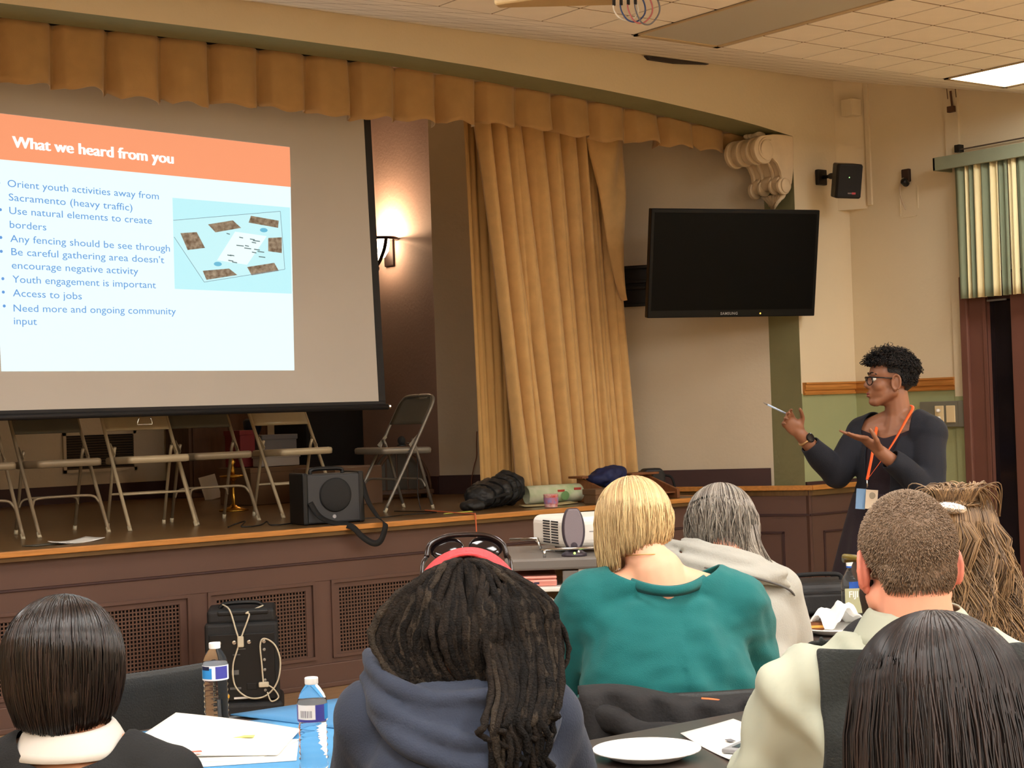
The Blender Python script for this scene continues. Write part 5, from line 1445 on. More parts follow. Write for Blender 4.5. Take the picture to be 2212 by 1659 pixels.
hc = hair_cap('hair', HH, (.084, .102, .093), lambda p: p.y > .08 and p.z < 1.26, mat('hair_brown_base', (96, 74, 56), .7), t, extra=lambda m: m.ell((.02, -.045, 1.12), (.075, .05, .13)))
P = []
# gathered hair from the sides up to the clip, a puffed crest above it
for _ in range(900):
    ph = rg.uniform(-2.2, 2.2); th = rg.uniform(.45, 1.25)
    a = scalp_point(HH, (.086, .104, .095), th, ph, .003)
    c = Vector((-.012+rg.uniform(-.02, .03), -.100, 1.276)); m_ = a.lerp(c, .5); m_ += (m_-H.translation).normalized()*.018
    P.append(bez([a, m_, c], 5))
for _ in range(260):
    c = Vector((-.012+rg.uniform(-.03, .04), -.094, 1.280)); dx = rg.uniform(-.05, .07)
    P.append(bez([c, c+Vector((dx*.4, -.01, .035)), c+Vector((dx, rg.uniform(0, .06), .03+rg.uniform(-.03, .012))), c+Vector((dx*1.2, .06, -.03))], 5))
P += falling_hair(rg, 2600, HH, (.085, .104, .092), 2.0, lambda ph, x: .90+rg.uniform(-.05, .06), (.75, 1.3), out=.005, wob=.010, inward=-.12, jit=.02, steps=22, eq=1.45,
                  sway=lambda ph, t_: Vector((.016*math.sin(t_*13+ph*6+2*math.sin(ph*11))+.05*t_*math.sin(ph), -.022*math.sin(t_*2.4)+.010*math.cos(t_*11+ph*8), 0)))
strands('hair_strands', P, .0017, .0006, HWV, hc, [min(1, max(0, rg.gauss(.45, .28))) for _ in P])
cl = obj('hair_clip', MB().ell((-.018, -.112, 1.276), (.034, .010, .012), Matrix.Rotation(math.radians(8), 3, 'Y')), mat('silver', (214, 208, 200), .25, metal=.9, bump=.5, bscale=160), t, smooth=True)
for k in range(3): obj('clip_bead', MB().ell((-.038+.02*k, -.121, 1.278-.003*k), (.009, .006, .008), nu=12, nv=8), MATS['silver'], cl, smooth=True)

# ---- 8: long straight dark hair, nearest to the photographer
t = person('person with long straight dark brown hair, nearest at the lower right corner', (1.688, 1.362)); t['group'] = HG
H = HM((.004, .02, 1.088), .22, .0); HH = H @ Matrix.Translation((0, -.008, .030))
J = dict(hip=(.0, -.08, .45), chest=(.0, -.01, .72), neck=(.0, 0, .97), shL=(-.175, .0, .865), shR=(.175, .0, .865),
         elL=(-.24, .14, .64), elR=(.24, .14, .64), wrL=(-.1, .30, .60), wrR=(.1, .30, .60), girth=.95)
mb = head_prims(MB(), H, .98); torso_prims(mb, J); legs_prims(mb, J); mb.cap(H @ Vector((0, -.03, -.05)), J['neck'], .050, .056)
hand_prims(mb, J['wrL'], (.3, 1, 0), (0, 0, -1), 1); hand_prims(mb, J['wrR'], (-.3, 1, 0), (0, 0, -1), -1)
bd = blob('body', mb, SKIN_M, t, voxel=.008, smooth=3); eyes(bd, H, (50, 34, 26))
mb = torso_prims(MB(), J, .018)
blob('dark_top', mb, MATS['black_wool'], t, voxel=.012, smooth=5, cut=lambda p: p.z > .96)
mb = legs_prims(MB(), J, .012); mb.ell(J['hip'], (.19, .145, .13)); blob('trousers', mb, mat('dark_jeans', (34, 38, 48), .8), t, voxel=.013, smooth=3)
HDK = hmat('hair_dark_brown', (16, 12, 11), (48, 35, 30), .42, .4)
rg = random.Random(88); rad = (.094, .110, .100)
hc = hair_cap('hair', HH, (.088, .104, .094), lambda p: p.y > .08 and p.z < 1.16, HDK, t, extra=lambda m: (m.ell((0, -.07, .95), (.115, .055, .17)), m.ell((0, -.10, .78), (.13, .05, .16))))
P = falling_hair(rg, 3400, HH, rad, 2.2, lambda ph, x: .66, (.02, .8), out=.006, wob=.010, inward=-.02, jit=.012, steps=18, eq=1.4,
                 sway=lambda ph, t_: Vector((.035*math.sin(ph)*t_, -.075*math.sin(min(1, t_*1.6)*1.57)*max(0, math.cos(ph*.6)), 0)))
strands('hair_strands', P, .0017, .0006, HDK, hc, [rg.random()**1.8 for _ in P])
# ---- 2: long dreadlocks, red headband, sunglasses pushed up, slate blue hoodie
t = person('person with long dark dreadlocks, red headband and slate blue hooded sweatshirt', (1.916, 2.697)); t['group'] = HG
H = HM((.005, .05, 1.100), .50, .0); HH = H @ Matrix.Translation((0, -.008, .030))
J = dict(hip=(-.02, -.14, .50), chest=(-.02, -.03, .74), neck=(-.005, .0, .985), shL=(-.185, .0, .905), shR=(.145, .0, .900),
         elL=(-.235, .16, .69), elR=(.20, .16, .69), wrL=(-.12, .40, .765), wrR=(.10, .40, .765), girth=1.05)
mb = head_prims(MB(), H, 1.0); torso_prims(mb, J); legs_prims(mb, J); mb.cap(H @ Vector((0, -.03, -.05)), J['neck'], .050, .058)
hand_prims(mb, J['wrL'], (.2, 1, 0), (0, 0, -1), 1); hand_prims(mb, J['wrR'], (-.2, 1, 0), (0, 0, -1), -1)
bd = blob('body', mb, SKIN_D, t, voxel=.008, smooth=3); ear(bd, H, 1, SKIN_D); ear(bd, H, -1, SKIN_D); eyes(bd, H, (40, 26, 20))
SLATE = mat('slate_sweat_cloth', (44, 52, 69), .9, bump=.2, bscale=260, sheen=.06, var=.05, vscale=6)
mb = torso_prims(MB(), J, .020); mb.cap(J['shL'], J['elL'], .082, .078); mb.cap(J['shR'], J['elR'], .078, .075); mb.ell((-.02, -.09, .72), (.20, .13, .24))
blob('hoodie', mb, SLATE, t, voxel=.011, smooth=6, warp=lambda p, n: fold(p, n, .012, 6), cut=lambda p: p.z > .985)
mb = MB()
mb.tube(bez([(-.195, .03, 1.035), (-.165, -.075, 1.005), (-.08, -.135, .965), (.0, -.150, .968), (.07, -.145, .975), (.15, -.06, .985)], 8), .018, 12)
mb.tube(bez([(-.195, .0, .99), (-.15, -.125, .945), (-.05, -.180, .905), (.05, -.185, .885), (.13, -.14, .905), (.17, -.04, .94)], 8), .018, 12)
mb.tube(bez([(-.19, -.02, .955), (-.13, -.16, .90), (-.03, -.200, .855), (.06, -.195, .850), (.13, -.15, .88), (.165, -.06, .91)], 8), .020, 12)
mb.ell((-.01, -.118, .90), (.15, .055, .09)); mb.ell((-.01, -.085, .95), (.15, .06, .05))
blob('hood', mb, SLATE, t, voxel=.007, smooth=3, warp=lambda p, n: fold(p, n, .009, 11))
mb = legs_prims(MB(), J, .012); mb.ell(J['hip'], (.19, .145, .13)); blob('trousers', mb, mat('dark_jeans', (34, 38, 48), .8), t, voxel=.013, smooth=3)
LOCS = [mat('dreadlock_hair_%s' % nm, c, .85, bump=.7, bscale=240, var=.35, vscale=55, rgb2=c2, spec=.2) for nm, c, c2 in (('black', (12, 10, 9), (24, 20, 17)), ('dark', (20, 17, 15), (40, 33, 27)), ('dusty', (38, 33, 28), (62, 54, 45)))]
hc = hair_cap('hair', HH, (.086, .104, .095), lambda p: p.y > .10 and p.z < 1.13, mat('scalp_dark_hair', (18, 15, 14), .85), t)
rg = random.Random(2)
def dread(pts, r):
    P = bez(pts, 5); n = len(P)
    rs = [r*(.8+.35*min(1, 4*i/n))*(1+.12*math.sin(i*2.1+pts[0][0]*90))*(1-.35*(i/n)**3) for i in range(n)]
    P = [p+Vector((rg.uniform(-1, 1), rg.uniform(-1, 1), 0))*.0016 for p in P]
    o = obj('dreadlock', MB().tube(P, rs, 6), LOCS[rg.choice((0, 0, 1, 1, 2))], hc, smooth=True, recalc=False); return o
def root(ph, th):
    p = scalp_point(HH, (.087, .105, .096), th, ph, .002)
    while p.y > -.005:
        th += .08; ph *= .93; p = scalp_point(HH, (.087, .105, .096), th, ph, .002)
    return p
for k in range(46):                     # left half: bowing out over the ear and tucked back into the hood
    ph = -rg.uniform(.15, 2.0); a = root(ph, rg.uniform(.5, 1.15)); s = rg.uniform(.0, 1.0)
    xo = .055+.125*s+rg.uniform(-.012, .012)
    dread([a, a+Vector((-.02-.025*s, -.035, -.012)), Vector((-.045-.095*s, -.095+.05*s, 1.125+.015*s+rg.uniform(-.015, .015))), Vector((-xo, -.105+.05*s, 1.07+rg.uniform(-.02, .02))), Vector((-xo*.88, -.105+.03*s, 1.02+rg.uniform(-.01, .01))), Vector((-xo*.72, -.10, .985+rg.uniform(-.02, .02)))], rg.uniform(.0052, .0085))
for k in range(30):                     # centre: down the back of the head
    ph = rg.uniform(-.6, .6); a = root(ph, rg.uniform(.5, 1.2)); x = a.x*1.5+rg.uniform(-.02, .02)
    dread([a, a+Vector((x*.2, -.03, -.03)), Vector((x*1.1, -.110, 1.10)), Vector((x*1.0, -.112+rg.uniform(-.01, .01), 1.05)), Vector((x*.8+.015, -.105, 1.00)), Vector((x*.6+.03, -.10, .97))], rg.uniform(.0052, .0085))
for k in range(58):                     # right half: long locks falling over the right shoulder
    ph = rg.uniform(.0, 2.0); a = root(ph, rg.uniform(.5, 1.15)); s = rg.uniform(0, 1); ze = .80+.13*rg.random()**1.5
    x1 = .03+.135*s; x2 = .045+.115*s+rg.uniform(-.014, .014)
    yb = -.205+.07*s
    dread([a, a+Vector((.02+.03*s, -.03, -.015)), Vector((x1, -.100+.04*s, 1.13)), Vector((x1+.012, -.125+.05*s, 1.06)), Vector((x2+.015, -.165+.06*s+rg.uniform(-.012, .006), .985)), Vector((x2, yb-.012+rg.uniform(-.012, .006), .93)), Vector((x2+rg.uniform(-.02, .02), yb-.02, (.93+ze)/2)), Vector((x2+rg.uniform(-.02, .03), yb-.02, ze))], rg.uniform(.0048, .0078))
for (dx, r) in ((0, .0055), (.012, .005), (-.01, .005)):   # stray loops swinging out on the right
    dread([root(1.3, .7), Vector((.12, -.02, 1.14)), Vector((.165+dx, -.02, 1.095)), Vector((.186+dx, -.03, 1.045)), Vector((.178+dx, -.045, 1.005)), Vector((.150+dx, -.07, .985))], r)
# headband: twisted red cloth with ridges
BANDM = mat('red_headband', (206, 66, 70), .8, bump=.4, bscale=120, var=.12, vscale=24)
rows = []
for i in range(41):
    a = math.radians(-86+172*i/40); c = Vector((.008, .012, 1.090)); rx, rz = .116, .140
    ctr = c+Vector((rx*math.sin(a), -.012*math.cos(a)*0, rz*math.cos(a)-.10*(math.sin(a) > 0)*math.sin(a)**2*.12))
    out_ = Vector((math.sin(a)/rx, 0, math.cos(a)/rz)).normalized()
    row = []
    for j in range(13):
        u = j/12-.5
        row.append(ctr+Vector((0, u*.046, -abs(u-.5)*.0))+out_*(.004*math.cos(u*3.1)+.0028*math.cos(u*26+.8*math.sin(i*.25)))-Vector((0, 0, 0))+out_*(-.26*abs(u-.0)*.05))
    rows.append(row)
bo = obj('headband', MB().grid(rows), BANDM, t, smooth=True); s_ = bo.modifiers.new('s', 'SOLIDIFY'); s_.thickness = .008; s_.offset = -1
# sunglasses resting above the band
SUN = mat('tortoise_frame', (30, 20, 18), .15, var=.3, vscale=40)
sg = obj('sunglasses', MB().tube(bez([(-.078, .10, 1.212), (-.07, .11, 1.236), (-.04, .118, 1.250), (0, .120, 1.253), (.045, .118, 1.250), (.076, .11, 1.233), (.084, .10, 1.205)], 6), .0055, 8), SUN, t, smooth=True)
for q in (-1, 1):
    obj('lens', MB().ell((.002+q*.040, .119, 1.226), (.036, .006, .026), Matrix.Rotation(math.radians(-25), 3, 'X')), mat('dark_lens', (26, 20, 22), .08), sg, smooth=True)
    obj('temple', MB().tube(bez([(.003+q*.081, .10, 1.212), (.003+q*.088, .07, 1.20), (.003+q*.09, .03, 1.165)], 5), .004, 6), SUN, sg, smooth=True)
# ---- 5: the presenter, standing, pointing at the screen
FA = math.radians(128)
t = person('person standing to present in a navy cardigan with orange lanyard, pointing a pen', (5.633, 4.770), FA); t['group'] = 'presenter'
Rp = Matrix.Rotation(-FA, 3, 'Z')
def V(x, y, z): return Rp @ Vector((x, y, z))              # from the photographer's side view to her own frame
H = Matrix.Translation(V(.020, 0, 1.574)) @ Matrix.Rotation(math.radians(92)-FA, 4, 'Z') @ Matrix.Rotation(math.radians(4), 4, 'X')
HH = H @ Matrix.Translation((0, -.012, .035))
J = dict(hip=V(.0, .01, .95), chest=V(.03, .0, 1.20), neck=V(.050, .005, 1.425), shL=V(-.075, .115, 1.350), shR=V(.150, -.105, 1.345),
         elL=V(-.215, .06, 1.182), elR=V(.120, -.215, 1.105), wrL=V(-.375, .0, 1.362), wrR=V(-.095, -.275, 1.283), girth=1.02)
mb = head_prims(MB(), H, .97); torso_prims(mb, J)
mb.cap(H @ Vector((0, -.025, -.05)), J['neck'], .050, .056)
for s in (-1, 1):
    A = Vector(J['hip'])+Vector((s*.09, 0, -.04)); K = Vector((A.x, A.y+.02, .50)); N = Vector((A.x+s*.02, A.y-.02, .10))
    mb.cap(A, K, .085, .056); mb.cap(K, N, .054, .036); mb.cap(N+Vector((0, -.03, -.06)), N+Vector((0, .13, -.068)), .036, .030)
# pointing hand: pinching a pen
hand_prims(mb, J['wrL'], V(-.075, -.03, .085), V(-.3, -.85, .4), 1, fing=[(.55, .9, .5), (.75, 1.0, .6), (.9, 1.1, .6), (.9, 1.1, .6)], spread=.05, thumb=1.2)
# open palm-up hand
hand_prims(mb, J['wrR'], V(-.088, -.01, .075), V(-.35, .05, .95), -1, fing=[(-.55, .15, .1), (-.50, .1, .1), (-.42, .1, .1), (-.30, .15, .1)], spread=.10, thumb=.6, k=1.08)
bd = blob('body', mb, SKIN_D, t, voxel=.0055, smooth=2)
ear(bd, H, 1, SKIN_D, .97); ear(bd, H, -1, SKIN_D, .97); eyes(bd, H, (34, 22, 18), .97)
obj('lips', MB().ell(H @ Vector((0, .096, -.056)), (.018, .006, .005), H.to_3x3()), mat('lip_rose', (140, 74, 66), .4), bd, smooth=True)
obj('lips', MB().ell(H @ Vector((0, .094, -.066)), (.016, .006, .006), H.to_3x3()), mat('lip_rose', (140, 74, 66), .4), bd, smooth=True)
for q in (-1, 1): obj('eyebrow', MB().tube(bez([H @ Vector((q*.012, .094, .027)), H @ Vector((q*.032, .090, .034)), H @ Vector((q*.052, .074, .026))], 4), .0026, 6), mat('brow_dark', (26, 18, 15), .8), bd, smooth=True)
# dress and cardigan
PLUM = mat('plum_dress', (30, 17, 27), .85, bump=.15, bscale=220, sheen=.03)
NAVY = mat('navy_cardigan', (15, 19, 30), .85, bump=.2, bscale=260, sheen=.03)
mb = torso_prims(MB(), J, .010, arms=False)
blob('dress_bodice', mb, PLUM, t, voxel=.011, smooth=4, cut=lambda p: p.z > 1.335+.32*abs((p-Vector(J['neck'])).x) or p.z < .90)
rows = []
for j in range(15):
    v = j/14; z = 1.10-.385*v; row = []
    for i in range(64):
        a = 2*math.pi*i/64
        rx = .150+.105*v**.9; ry = .125+.085*v**.9
        w_ = 1+.06*v*math.sin(a*9+1.0)+.03*v*math.sin(a*5)
        c = V(-.012-.012*v, .01, 0)
        row.append((c.x+rx*w_*math.cos(a), c.y+ry*w_*math.sin(a), z))
    rows.append(row)
o = obj('dress_skirt', MB().grid(rows, cu=True), PLUM, t, smooth=True); o.modifiers.new('s', 'SOLIDIFY').thickness = .004
mb = torso_prims(MB(), J, .020)
for s in 'LR': mb.cap(J['sh'+s], J['el'+s], .076, .066); mb.cap(J['el'+s], Vector(J['wr'+s]).lerp(Vector(J['el'+s]), .25), .064, .047)
cq = Vector(J['neck']); wl = Vector(J['wrL']); wr_ = Vector(J['wrR']); eL = Vector(J['elL']); eR = Vector(J['elR'])
def cardcut(p):
    if (p-wl).dot((eL-wl).normalized()) < .060 and (p-wl).length < .14: return True
    if (p-wr_).dot((eR-wr_).normalized()) < .050 and (p-wr_).length < .14: return True
    # open front: a panel down her chest (front = +y in her own frame)
    q = p-Vector(J['chest'])
    return (q.y > .045 and abs(q.x+.005) < .055+.10*max(0, p.z-1.12)) or (p.z < .93) or (p.z > 1.345 and q.y > -.04 and abs(q.x) < .112) or (p.z > 1.385 and abs(q.x) < .105)
blob('cardigan', mb, NAVY, t, voxel=.007, smooth=7, warp=lambda p, n: fold(p, n, .008, 10), cut=cardcut, solid=.005)
mb = MB()
for s in (-1, 1):
    A = Vector(J['hip'])+Vector((s*.09, 0, -.04)); K = Vector((A.x, A.y+.02, .50)); N = Vector((A.x+s*.02, A.y-.02, .10))
    mb.cap(A, K, .092, .063); mb.cap(K, N, .061, .043)
blob('leggings', mb, mat('black_leggings', (20, 20, 23), .8), t, voxel=.011, smooth=3)
mb = MB()
for s in (-1, 1):
    A = Vector(J['hip'])+Vector((s*.11, 0, 0)); o = obj('shoe', MB().prism([(A.x-.045, A.y-.09), (A.x+.045, A.y-.09), (A.x+.05, A.y+.10), (A.x+.02, A.y+.17), (A.x-.02, A.y+.17), (A.x-.05, A.y+.10)], 0, .075, 'z'), BLACK, t, bev=.02, seg=3)
# hair: dark cropped sides, curls on top
HCU = hmat('hair_curly_black', (14, 12, 12), (46, 38, 36), .5, .4)
def capcut(p):
    q = H.inverted() @ p                        # y towards the face
    if q.z < -.075 and q.y > -.10: return True
    return (q.y > .035 and q.z < .088) or (q.y > -.012 and q.z < .030) or (q.y > -.05 and q.z < -.02)
hc = hair_cap('hair', HH, (.0785, .103, .092), capcut, mat('hair_black_cropped', (17, 15, 15), .7, bump=.8, bscale=220), t, voxel=.0055)
rg = random.Random(55); P = []
for _ in range(900):
    ph = rg.uniform(-3.14, 3.14); th = math.acos(1-rg.random()*.95)
    a = scalp_point(HH, (.078, .104, .093), th, ph, 0); q = H.inverted() @ a
    if q.z < .062 and q.y > -.06: continue
    n = (a-HH.translation).normalized(); R_ = rg.uniform(.005, .010); L = rg.uniform(.012, .034)*(1.25 if q.y > .0 else .8); pz = rg.uniform(0, 6.28)
    u = n.orthogonal().normalized(); v = n.cross(u)
    fwd = (H.to_3x3() @ Vector((0, 1, 0)))*(.010 if q.y > .03 else 0)
    P.append([a+n*L*s_+fwd*s_*s_+R_*(math.cos(11*s_+pz)*u+math.sin(11*s_+pz)*v)*min(1, 3*s_+.2) for s_ in (i/11 for i in range(12))])
strands('hair_curls', P, .0021, .0011, HCU, hc, [rg.random()**2 for _ in P])
P = []
for _ in range(900):
    ph = rg.uniform(-1.6, 1.6); th = rg.uniform(1.0, 2.1); a = scalp_point(HH, (.078, .103, .092), th, ph, 0); q = H.inverted() @ a
    if (q.y > -.015 and q.z < .06) or q.z < -.07: continue
    n = (a-HH.translation).normalized(); P.append([a, a+n*.004+Vector((0, 0, -.002)), a+n*.007+Vector((rg.uniform(-.003, .003), rg.uniform(-.003, .003), -.006))])
strands('hair_sides', P, .0018, .0009, HCU, hc, [rg.random()**2 for _ in P], kind='stuff')
# glasses
GF = mat('black_glasses', (18, 16, 18), .25)
g = obj('eyeglasses', MB().tube([H @ Vector(p) for p in ((-.076, -.005, .010), (-.075, .06, .012), (-.066, .094, .012), (0, .108, .014), (.066, .094, .012), (.075, .06, .012), (.076, -.005, .010))], .0028, 8), GF, t, smooth=True)
for q in (-1, 1):
    ring = [H @ Vector((q*.034+.026*math.cos(a), .1035-.16*abs(.026*math.cos(a)*q+.0)*0-.006*(1+q*math.cos(a)), -.003+.018*math.sin(a))) for a in (2*math.pi*i/20 for i in range(20))]
    obj('rim', MB().tube(ring, .0022, 6, closed=True), GF, g, smooth=True)
# lanyard with badges
ORG = mat('orange_lanyard', (248, 98, 40), .6)
dn = V(-.128, -.155, 1.165)
la = obj('lanyard', ribbon([V(.082, .04, 1.465), V(.10, .0, 1.470), V(.098, -.055, 1.455), V(.055, -.115, 1.41), V(.0, -.152, 1.335), V(-.06, -.168, 1.255), dn], .013, (0, 0, 1)), ORG, t, smooth=True)
la.modifiers.new('s', 'SOLIDIFY').thickness = .002
o = obj('lanyard_far_side', ribbon([V(.082, .04, 1.465), V(.04, .07, 1.45), V(-.03, .03, 1.40), V(-.065, -.04, 1.33), V(-.095, -.10, 1.25), dn], .012, (0, 0, 1)), ORG, la, smooth=True); o.modifiers.new('s', 'SOLIDIFY').thickness = .002
obj('clip', MB().tube([dn, dn+Vector((0, 0, -.035))], .004, 8), CHROME, la, smooth=True)
def badge(nm, c, wd, hh, m):
    c = Vector(c); M = Matrix.Translation(c) @ Matrix.Rotation(-FA+math.radians(8), 4, 'Z') @ Matrix.Rotation(math.radians(6), 4, 'Y')
    return obj(nm, MB().box(-wd/2, wd/2, -.0015, .0015, -hh, 0, M), m, la)
b1 = badge('blue_badge', V(-.155, -.165, 1.128), .042, .085, mat('badge_blue', (118, 158, 200), .35))
b2 = badge('white_card', V(-.112, -.170, 1.122), .052, .080, mat('badge_card', (212, 196, 172), .6))
obj('card_print', MB().lathe([(.014, 0), (.012, .001)], 16, M=Matrix.Translation(V(-.113, -.1725, 1.098)) @ Matrix.Rotation(-FA, 4, 'Z') @ Matrix.Rotation(math.radians(90), 4, 'X')), mat('card_print_grey', (150, 140, 120), .6), b2)
# watch
wd_ = (eL-wl).normalized(); wc = wl+wd_*.035; u = wd_.orthogonal().normalized(); v = wd_.cross(u)
wt = obj('wristwatch', MB().tube([wc+.030*(math.cos(a)*u+math.sin(a)*v) for a in (2*math.pi*i/24 for i in range(24))], .0055, 6, closed=True), mat('rose_gold_band', (206, 168, 120), .3, metal=.8), t, smooth=True)
cdir = (V(.45, -.8, .35)).normalized(); cdir = (cdir-wd_*cdir.dot(wd_)).normalized()
Mw = Matrix.Translation(wc+cdir*.031) @ cdir.to_track_quat('Z', 'Y').to_matrix().to_4x4()
obj('watch_face', MB().lathe([(.020, -.004), (.021, .004), (.018, .006), (0, .0065)], 20, M=Mw), mat('watch_black', (18, 18, 20), .15), wt)
# pen held between thumb and fingers
tipd = V(-.090, -.035, .045).normalized(); pc0 = wl+V(-.075, -.045, .095)
pn = thing('pen', 'pale blue pen held out towards the screen by the presenter', 'pen', (0, 0, 0))
Mt = Matrix.Translation((5.633, 4.770, 0)) @ Matrix.Rotation(-YAW+FA, 4, 'Z')
obj('barrel', MB().tube([Mt @ (pc0-tipd*.02), Mt @ (pc0+tipd*.085)], .0042, 8), mat('pen_pale_blue', (176, 196, 222), .35), pn, smooth=True)
obj('nib', MB().tube([Mt @ (pc0+tipd*.085), Mt @ (pc0+tipd*.105)], [.0042, .001], 8), STEEL, pn, smooth=True)
# ================================================================ TABLES AND WHAT LIES ON THEM
TOPM = mat('table_laminate', (78, 66, 60), .28, var=.08, vscale=30)
TZ = .735
def table(label, x0, x1, y0, y1):
    t = thing('folding_table', label, 'table', ((x0+x1)/2, (y0+y1)/2, 0)); a = (x1-x0)/2; b = (y1-y0)/2
    obj('table_top', MB().box(-a, a, -b, b, TZ-.028, TZ), TOPM, t, bev=.004)
    obj('edge_band', MB().box(-a-.003, a+.003, -b-.003, b+.003, TZ-.022, TZ-.006), BLACK, t)
    for sx in (-1, 1):
        for sy in (-1, 1): obj('leg', MB().tube([(sx*(a-.12), sy*(b-.08), 0), (sx*(a-.12), sy*(b-.08), TZ-.028)], .014, 8), STEEL, t, smooth=True)
        obj('stretcher', MB().tube([(sx*(a-.12), -b+.08, .2), (sx*(a-.12), b-.08, .2)], .010, 8), STEEL, t)
    return t
table('dark laminate table with the blue boards and water bottles', .55, 2.42, 3.085, 3.945)
table('dark laminate table with the near white plate', 2.25, 3.35, 2.36, 3.02)
table('dark laminate table under the small bottle and far plate', 4.03, 5.6, 3.58, 4.42)

VINYL = mat('black_vinyl', (30, 32, 32), .55, bump=.2, bscale=220, var=.05, vscale=8)
def chair(label, x, y, rz, top=.82, grp='black padded chairs of the audience'):
    t = thing('padded_chair', label, 'chair', (x, y, 0), rz, grp)
    obj('seat', MB().box(-.22, .22, -.21, .21, .385, .425), VINYL, t, bev=.02, seg=3)
    rows = []
    for j in range(9):
        z = top-.34+.34*j/8
        rows.append([(-.225+.45*i/10, -.255-.10*(z-.42)+.03*(abs(i-5)/5)**2, z) for i in range(11)])
    o = obj('backrest', MB().grid(rows), VINYL, t, smooth=True); s = o.modifiers.new('s', 'SOLIDIFY'); s.thickness = .03; s.offset = 0
    b_ = o.modifiers.new('b', 'BEVEL'); b_.width = .012; b_.segments = 2
    for sx in (-1, 1):
        obj('front_leg', MB().tube([(sx*.2, .2, 0), (sx*.2, .19, .39)], .012, 8), BLACK, t, smooth=True)
        obj('rear_leg', MB().tube([(sx*.2, -.26, 0), (sx*.2, -.21, .40), (sx*.215, -.255, .5), (sx*.215, -.28, top-.1)], .012, 8), BLACK, t, smooth=True)
    return t
def behind(px, py, back, label, top=.80):
    # chair under a seated person: person position, shifted back along the line of sight
    x = px-back*math.sin(YAW); y = py-back*math.cos(YAW)
    return chair(label, x, y, -YAW, top)
chair('empty black padded chair across the table with the water bottles', 1.845, 4.36, 0, .86, 'empty chairs')
c3 = behind(3.047+.06*.796, 3.470-.06*.605, .02, 'black padded chair draped with a dark jacket behind the teal sweater', .77)
behind(1.201, 2.990, .12, 'black padded chair under the person with the dark bob', .70)
behind(1.916, 2.697, .14, 'black padded chair under the person with dreadlocks', .70)
behind(3.725, 3.836, .12, 'black padded chair under the person with grey hair', .76)
behind(2.291, 1.909, .10, 'black padded chair under the person with cropped hair', .72)
behind(2.866, 2.224, .08, 'black padded chair under the person with wavy hair', .72)
behind(1.688, 1.362, .10, 'black padded chair under the nearest person', .66)

# jacket draped over the teal person's chair
jk = thing('jacket', 'dark grey jacket with an orange trim hung over the chair back', 'jacket', (3.047, 3.470, 0), -YAW)
JKM = mat('charcoal_jacket', (28, 27, 28), .85, bump=.2, bscale=120, var=.1, vscale=8)
rows = []
for j in range(21):
    v = j/20; row = []
    for i in range(37):
        u = i/36; x = -.185+.56*u
        ztop = .795-.05*u+.010*math.sin(u*9)
        if v < .3:
            a = v/.3*math.pi; y = -.318+.055*math.cos(a); z = ztop+.022*math.sin(a)-.02
        else:
            w_ = (v-.3)/.7; y = -.373-.03*w_-.02*math.sin(u*17+w_*2)*w_-.012*math.sin(u*31); z = ztop-.02-.40*w_+.03*math.sin(u*6+1)*w_
        y += .02*math.sin((u*3-v*5))*v
        row.append((x, y, z))
    rows.append(row)
o = obj('jacket_body', MB().grid(rows), JKM, jk, smooth=True); s = o.modifiers.new('s', 'SOLIDIFY'); s.thickness = .012
mb = MB().tube(bez([(-.19, -.33, .745), (-.10, -.375, .72), (.0, -.405, .665), (.06, -.40, .60), (.09, -.40, .52)], 8), .036, 10); mb.tube(bez([(-.16, -.36, .715), (-.05, -.40, .70), (.08, -.41, .69), (.2, -.40, .63)], 8), .024, 10)
blob('sleeve', mb, JKM, jk, voxel=.010, smooth=4, warp=lambda p, n: fold(p, n, .010, 16))
obj('orange_trim', MB().tube(bez([(.125, -.335, .757), (.17, -.345, .752), (.215, -.35, .732)], 6), .004, 6), mat('orange_trim_cloth', (224, 112, 60), .7), jk, smooth=True)

